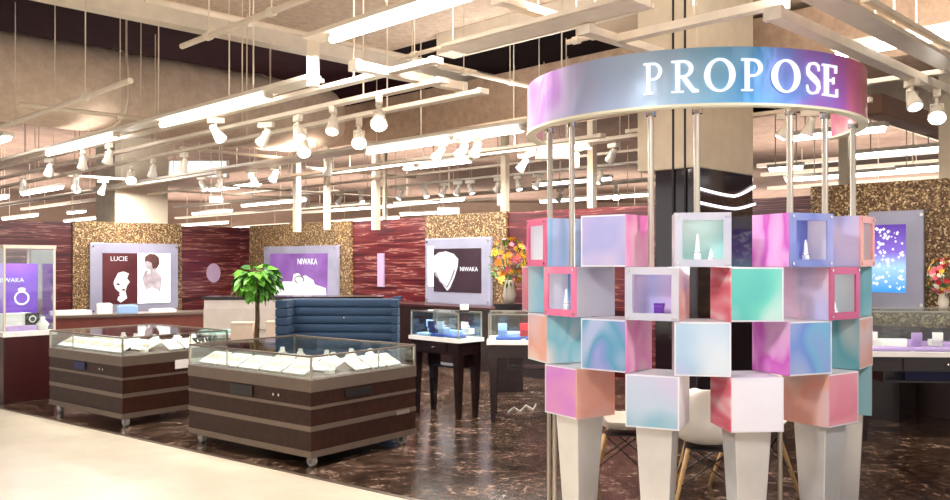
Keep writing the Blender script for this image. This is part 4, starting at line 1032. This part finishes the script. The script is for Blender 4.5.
for i, (x_, y_, w_, d_, h_, mat, l) in enumerate(((.2,.14,.26,.16,.03,BLUEP,'flat blue'),(.52,.14,.3,.16,.03,BLUEP,'flat blue'),(.84,.16,.24,.18,.03,BLUEP,'flat blue'),(.3,.36,.26,.18,.06,LBLUE,'raised pale blue'),(.62,.38,.28,.18,.06,BLUEP,'raised blue'))):
    cushion(TA, x_, y_, w_, d_, h_, mat, '%s jewellery cushion, %s on the glass table beside the cubes' % (l, ORD[i]), 'cushions on the blue tables')
for i, (x_, y_, w_, d_, h_, mat, l) in enumerate(((.15,.1,.2,.13,.03,LBLUE,'flat pale blue'),(.38,.1,.22,.13,.03,BLUEP,'flat blue'),(.6,.1,.18,.13,.03,BLUEP,'flat blue'),(.4,.25,.3,.1,.06,LBLUE,'raised pale blue'))):
    cushion(TB, x_, y_, w_, d_, h_, mat, '%s jewellery cushion, %s on the glass table beside the sofa' % (l, ORD[i]), 'cushions on the blue tables')
for i, (x_, y_, w_, d_, h_, mat, l) in enumerate(((.3,.16,.34,.2,.03,LILAC,'flat lilac'),(.68,.16,.34,.2,.03,LILAC,'flat lilac'),(1.06,.18,.3,.2,.03,LILAC,'flat lilac'),(.45,.4,.3,.2,.08,PADW,'raised cream'),(.86,.4,.3,.2,.06,LILAC,'raised lilac'))):
    cushion(TR, x_, y_, w_, d_, h_, mat, '%s jewellery cushion, %s on the right edge glass table' % (l, ORD[i]), 'cushions on the right table', .80)
for par, zs_, spec in ((TA, .82, ((.14,.2,LBLUE,'b'),(.36,.2,REDP,'r'),(.5,.26,NAVY,'b'),(.66,.2,PADW,'b'),(.8,.36,NAVY,'b'),(.94,.3,REDP,'b'))), (TB, .82, ((.12,.22,LBLUE,'b'),(.28,.1,NAVY,'b'),(.42,.1,LBLUE,'b'),(.64,.24,PADW,'b'))), (TR, .80, ((.2,.3,PADW,'b'),(.56,.22,LILAC,'b'),(.76,.26,PADW,'b'),(1.0,.3,LILAC,'b'),(1.25,.2,PURPLE,'b')))):
    nm = {TA: 'table beside the cube display', TB: 'table right of the blue sofa', TR: 'right edge table'}[par]
    for i, (x_, y_, mat, k) in enumerate(spec):
        cn_ = {LBLUE: 'pale blue', REDP: 'red', NAVY: 'navy', PADW: 'white', LILAC: 'lilac', PURPLE: 'purple'}[mat]
        ringbox(loc_in(par, (x_, y_, zs_+.034)), par.rotation_euler.z - R(90), mat, '%s ring box, %s from the left on the %s' % (cn_, ORD[i], nm), 'ring boxes on the glass tables', 1.5)
# navy box on the right table's shelf
P = loc_in(TR, (.75, .38, .522)); t = thing('document_box', 'navy box with a pale sheet under the right edge table', 'box', P, TR.rotation_euler.z)
m = MB(); m.box((0,0,.05), (.5,.24,.1)); m.build('box_body', NAVY, t); m = MB(); m.box((-.04,-.02,.104), (.26,.16,.006)); m.build('sheet', PADW, t)
# small price sign under the pendant poster
P = loc_in(TB, (.62, .2, 1.085)); t = thing('price_stand', 'small white price card on a black foot under the pendant poster', 'price card', P, 0)
m = MB(); m.box((0,0,.008), (.1,.06,.016)); m.build('foot', PADB, t); m = MB(); m.box((0,0,.05), (.09,.008,.06)); m.build('card', PADW, t)
# back wall counter behind tables
p0 = on_line(400, WB, D1) - D2*.7
t = thing('back_counter', 'long dark counter against the back wall under the pendant poster', 'counter', (p0.x, p0.y, 0), R(-45))
m = MB(); m.box((2.1, .2, .45), (4.2, .5, .9)); m.build('body', BLACKWOOD, t); m = MB(); m.box((2.1, .2, .915), (4.24, .54, .03)); m.build('top', REDWOOD, t)
p0 = on_line(800, WB, D1) - D2*.6
t = thing('back_counter', 'long dark counter against the gold wall under the blue poster', 'counter', (p0.x, p0.y, 0), R(-45))
m = MB(); m.box((.65, .2, .45), (1.3, .5, .9)); m.build('body', BLACKWOOD, t); m = MB(); m.box((.65, .2, .915), (1.34, .54, .03)); m.build('top', REDWOOD, t)

# bouquets
FLW = [plain('petal_orange', rgb(238, 140, 40), .6), plain('petal_yellow', rgb(246, 204, 60), .6), plain('petal_pink', rgb(236, 110, 130), .6), plain('petal_white', rgb(250, 240, 220), .6), plain('petal_red', rgb(206, 40, 50), .6)]
def bouquet(label, loc, s, cols, zoff):
    t = thing('flower_bouquet', label, 'bouquet', loc)
    m = MB(); m.lathe([(.06*s,0),(.09*s,.1*s),(.06*s,.26*s),(.075*s,.3*s),(.06*s,.3*s)], n=16); m.build('vase', POT, t, smooth=True)
    m = MB()
    for k in range(70):
        u = Vector((random.gauss(0,1), random.gauss(0,1), random.gauss(0,1))).normalized(); b_ = Vector((u.x*.2*s, u.y*.2*s, (.52+u.z*.26)*s)); d = (u+Vector((0,0,.2))).normalized(); sd = d.orthogonal().normalized()
        q = b_ + d*.1*s; m._add([b_, b_+d*.05*s+sd*.02*s, q, b_+d*.05*s-sd*.02*s], [(0,1,2,3)])
    for k in range(12): m.cyl((0,0,.28*s), (random.uniform(-.14,.14)*s, random.uniform(-.14,.14)*s, random.uniform(.5,.7)*s), .004*s, n=5)
    m.build('foliage', LEAF2, t)
    for k in range(72):
        u = Vector((random.gauss(0,1), random.gauss(0,1)-.4, random.gauss(0,1)+.2)).normalized(); c_ = Vector((u.x*.23*s, u.y*.23*s, (.55+u.z*.31)*s)); r_ = random.uniform(.034,.056)*s
        m = MB(); ax = u; e1_ = ax.orthogonal().normalized(); e2_ = ax.cross(e1_)
        for p_ in range(7):
            a_ = p_*2*math.pi/7; dr_ = e1_*math.cos(a_)+e2_*math.sin(a_); sd = ax.cross(dr_)
            m._add([c_, c_+dr_*r_*.6+sd*r_*.4+ax*r_*.25, c_+dr_*r_*1.1+ax*r_*.35, c_+dr_*r_*.6-sd*r_*.4+ax*r_*.25], [(0,1,2,3)])
        m.ball(c_+ax*r_*.15, r_*.32, 6, 4); m.build('flower', random.choice(cols), t)
st = Vector((.42, 10.6, 0))
t = thing('flower_stand', 'dark pedestal behind the blue cushion table carrying the orange bouquet', 'pedestal', st)
m = MB(); m.box((0,0,.53), (.34,.34,1.06)); m.build('column_body', BLACKWOOD, t); m = MB(); m.box((0,0,1.07), (.38,.38,.03)); m.build('top', BLACKWOOD, t)
bouquet('orange and yellow flower bouquet left of the cube display', (.43, 10.6, 1.086), .96, FLW[:3] + [FLW[0], FLW[1]], 0)
P = atY(946, 312, 8.2); 
bouquet('pink and yellow flower bouquet cut by the right edge', (4.37, 7.93, 1.165), .55, [FLW[1], FLW[2], FLW[3], FLW[4]], 0)
# stand below the right bouquet: it stands on the table glass; cable on the floor
pts = [at(px, py, .008) for px, py in ((508,412),(514,407),(520,411),(526,405),(533,409),(536,404))]
tag(MB().tube(pts, .005, 6).build('power_cord', PADW), 'white power cord loose on the marble below the blue cushion table', 'cord')

# ------------------------------------------------------------------ light
def area(loc, size, energy, col=(1, .965, .93), rot=(0, 0, 0)):  # serves the tube runs and the added fill lights alike
    l = bpy.data.lights.new('area_light', 'AREA'); l.shape = 'RECTANGLE'; l.size, l.size_y = size; l.energy = energy; l.color = col
    o = bpy.data.objects.new('area_light', l); COL.objects.link(o); o.location = loc; o.rotation_euler = rot; return o
def spot(loc, tgt, energy, ang=50, col=(1, .9, .76), rad=.05):
    l = bpy.data.lights.new('spot_beam', 'SPOT'); l.energy = energy; l.spot_size = R(ang); l.spot_blend = .5; l.color = col; l.shadow_soft_size = rad
    o = bpy.data.objects.new('spot_beam', l); COL.objects.link(o); o.location = loc
    d = Vector(tgt) - Vector(loc); o.rotation_euler = d.to_track_quat('-Z', 'Y').to_euler(); return o
# the fluorescent runs
for key, n_, e_ in (('T1', 2, 70), ('T0', 1, 70), ('D', 3, 70), ('E', 2, 60)):
    A, B = RAILS[key]
    for i in range(n_):
        p = A + (B-A)*((i+.5)/n_); area((p.x, p.y, p.z-.1), (2.2, .15), e_, rot=(0, 0, R(-45)))
for key, n_, e_ in (('T1', 3, 2), ('T0', 2, 12), ('D', 3, 16), ('E', 2, 16), ('N', 2, 11), ('I', 2, 14), ('G', 2, 14), ('M', 2, 10)):
    A, B = RAILS[key]                      # added lights above the trunks, facing up to brighten the ceiling
    for i in range(n_):
        p = A + (B-A)*((i+.5)/n_); d_ = (B-A).normalized(); area((p.x, p.y, p.z+.12), (1.8, .3), e_, (1, .96, .93), rot=(R(180), 0, math.atan2(d_.y, d_.x)))
# added unseen fill lights above the aisle, over and behind the camera
for x_, y_, e_ in ((-3.5, 3.0, 30), (0, -1.5, 30), (3.5, -1.0, 30), (-7, 6.5, 30)):
    area((x_, y_, 4.0), (2.4, .6), e_, rot=(0, 0, R(-45)))
for x_, y_ in ((-6, 14), (-2, 14), (0, 11.5)):
    area((x_, y_, 3.4), (1.6, .3), 70, rot=(0, 0, R(-45)))
for x_, y_ in ((-12, 22), (-2, 22), (9, 20), (-6, 31), (6, 31), (-18, 31), (16, 31), (-12, 38), (0, 38), (12, 38)):
    area((x_, y_, 3.2), (7, 6), 260, rot=(R(180), 0, 0))      # added upward fill that brightens the far ceiling evenly
# warm wall washers on the gold panels
for px, P, d in ((112, KC, D2), (145, KC, D2), (280, WB, D1), (325, WB, D1), (467, WB, D1), (905, WB, D1), (850, WB, D1)):
    q = on_line(px, P, d); n = Vector((0, -1, 0)); s = q + Vector((0, -1.1, 3.0)); s.x *= .97
    spot(s, q + Vector((0, 0, 1.9)), 12 if px > 800 else 38, 60)
spot((-1.2, 6.3, 3.0), loc_in(SC1, (.5, .6, .7)), 160, 50); spot((-3.5, 8.6, 3.0), loc_in(SC2, (.5, .6, .7)), 160, 50)
spot((.2, 7.4, 3.0), (.4, 8.7, .85), 120, 50); spot((3.9, 6.4, 3.0), (4.0, 7.8, .85), 120, 50)
spot((-.9, 2.6, 3.3), (1.15, 4.6, 1.15), 330, 44, (1, .97, .97), .3); spot((3.2, 2.4, 3.3), (1.65, 4.6, 1.25), 300, 48, (1, .97, .97), .3)
# unseen fill light inside the ring, below the sign
p_ = bpy.data.lights.new('ring_fill', 'POINT'); p_.energy = 14; p_.shadow_soft_size = .25; p_.color = (1, .96, .95)
o = bpy.data.objects.new('ring_fill', p_); COL.objects.link(o); o.location = (1.45, 5.4, 1.7)

for c_ in CUBES:
    if len(c_) > 5:
        p, rz = in_cube(c_[0], c_[1], 0, -.05); p.z += CS - .03; area(p, (.16, .08), .1, (1, .98, .97), rot=(0, 0, rz))
def case_fill(o, W, D, z, e):  # added lights under the glass tops to brighten the contents
    for (x_, y_, sz, along) in ((.1, W/2, (.03, W*.85), 0), (D*.55, .1, (D*.75, .03), 0)):
        p = loc_in(o, (x_, y_, z)); area(p, sz, e, (1, .97, .93), rot=(0, 0, o.rotation_euler.z))
case_fill(SC1, 1.62, 1.2, .855, .55); case_fill(SC2, 1.46, 1.2, .855, .55)
case_fill(TA, .6, .95, 1.07, 1.6); case_fill(TB, .32, .7, 1.07, 1.2); case_fill(TR, .6, 1.4, 1.15, 1.2)
p = loc_in(cab, (.28, .3, 1.74)); area(p, (.3, .1), 4)
w_ = bpy.data.worlds.new('world'); S.world = w_; w_.use_nodes = True
bg = w_.node_tree.nodes['Background']; bg.inputs[0].default_value = (1.0, .97, .95, 1); bg.inputs[1].default_value = 0.95

vs_ = S.view_settings; S.display_settings.display_device = 'sRGB'
vs_.view_transform = 'Standard'; vs_.look = 'None'; vs_.gamma = 1; vs_.use_curve_mapping = False; vs_.exposure = 0.47
S.cycles.use_denoising = True
S.cycles.max_bounces = 10; S.cycles.transparent_max_bounces = 16; S.cycles.sample_clamp_indirect = 6
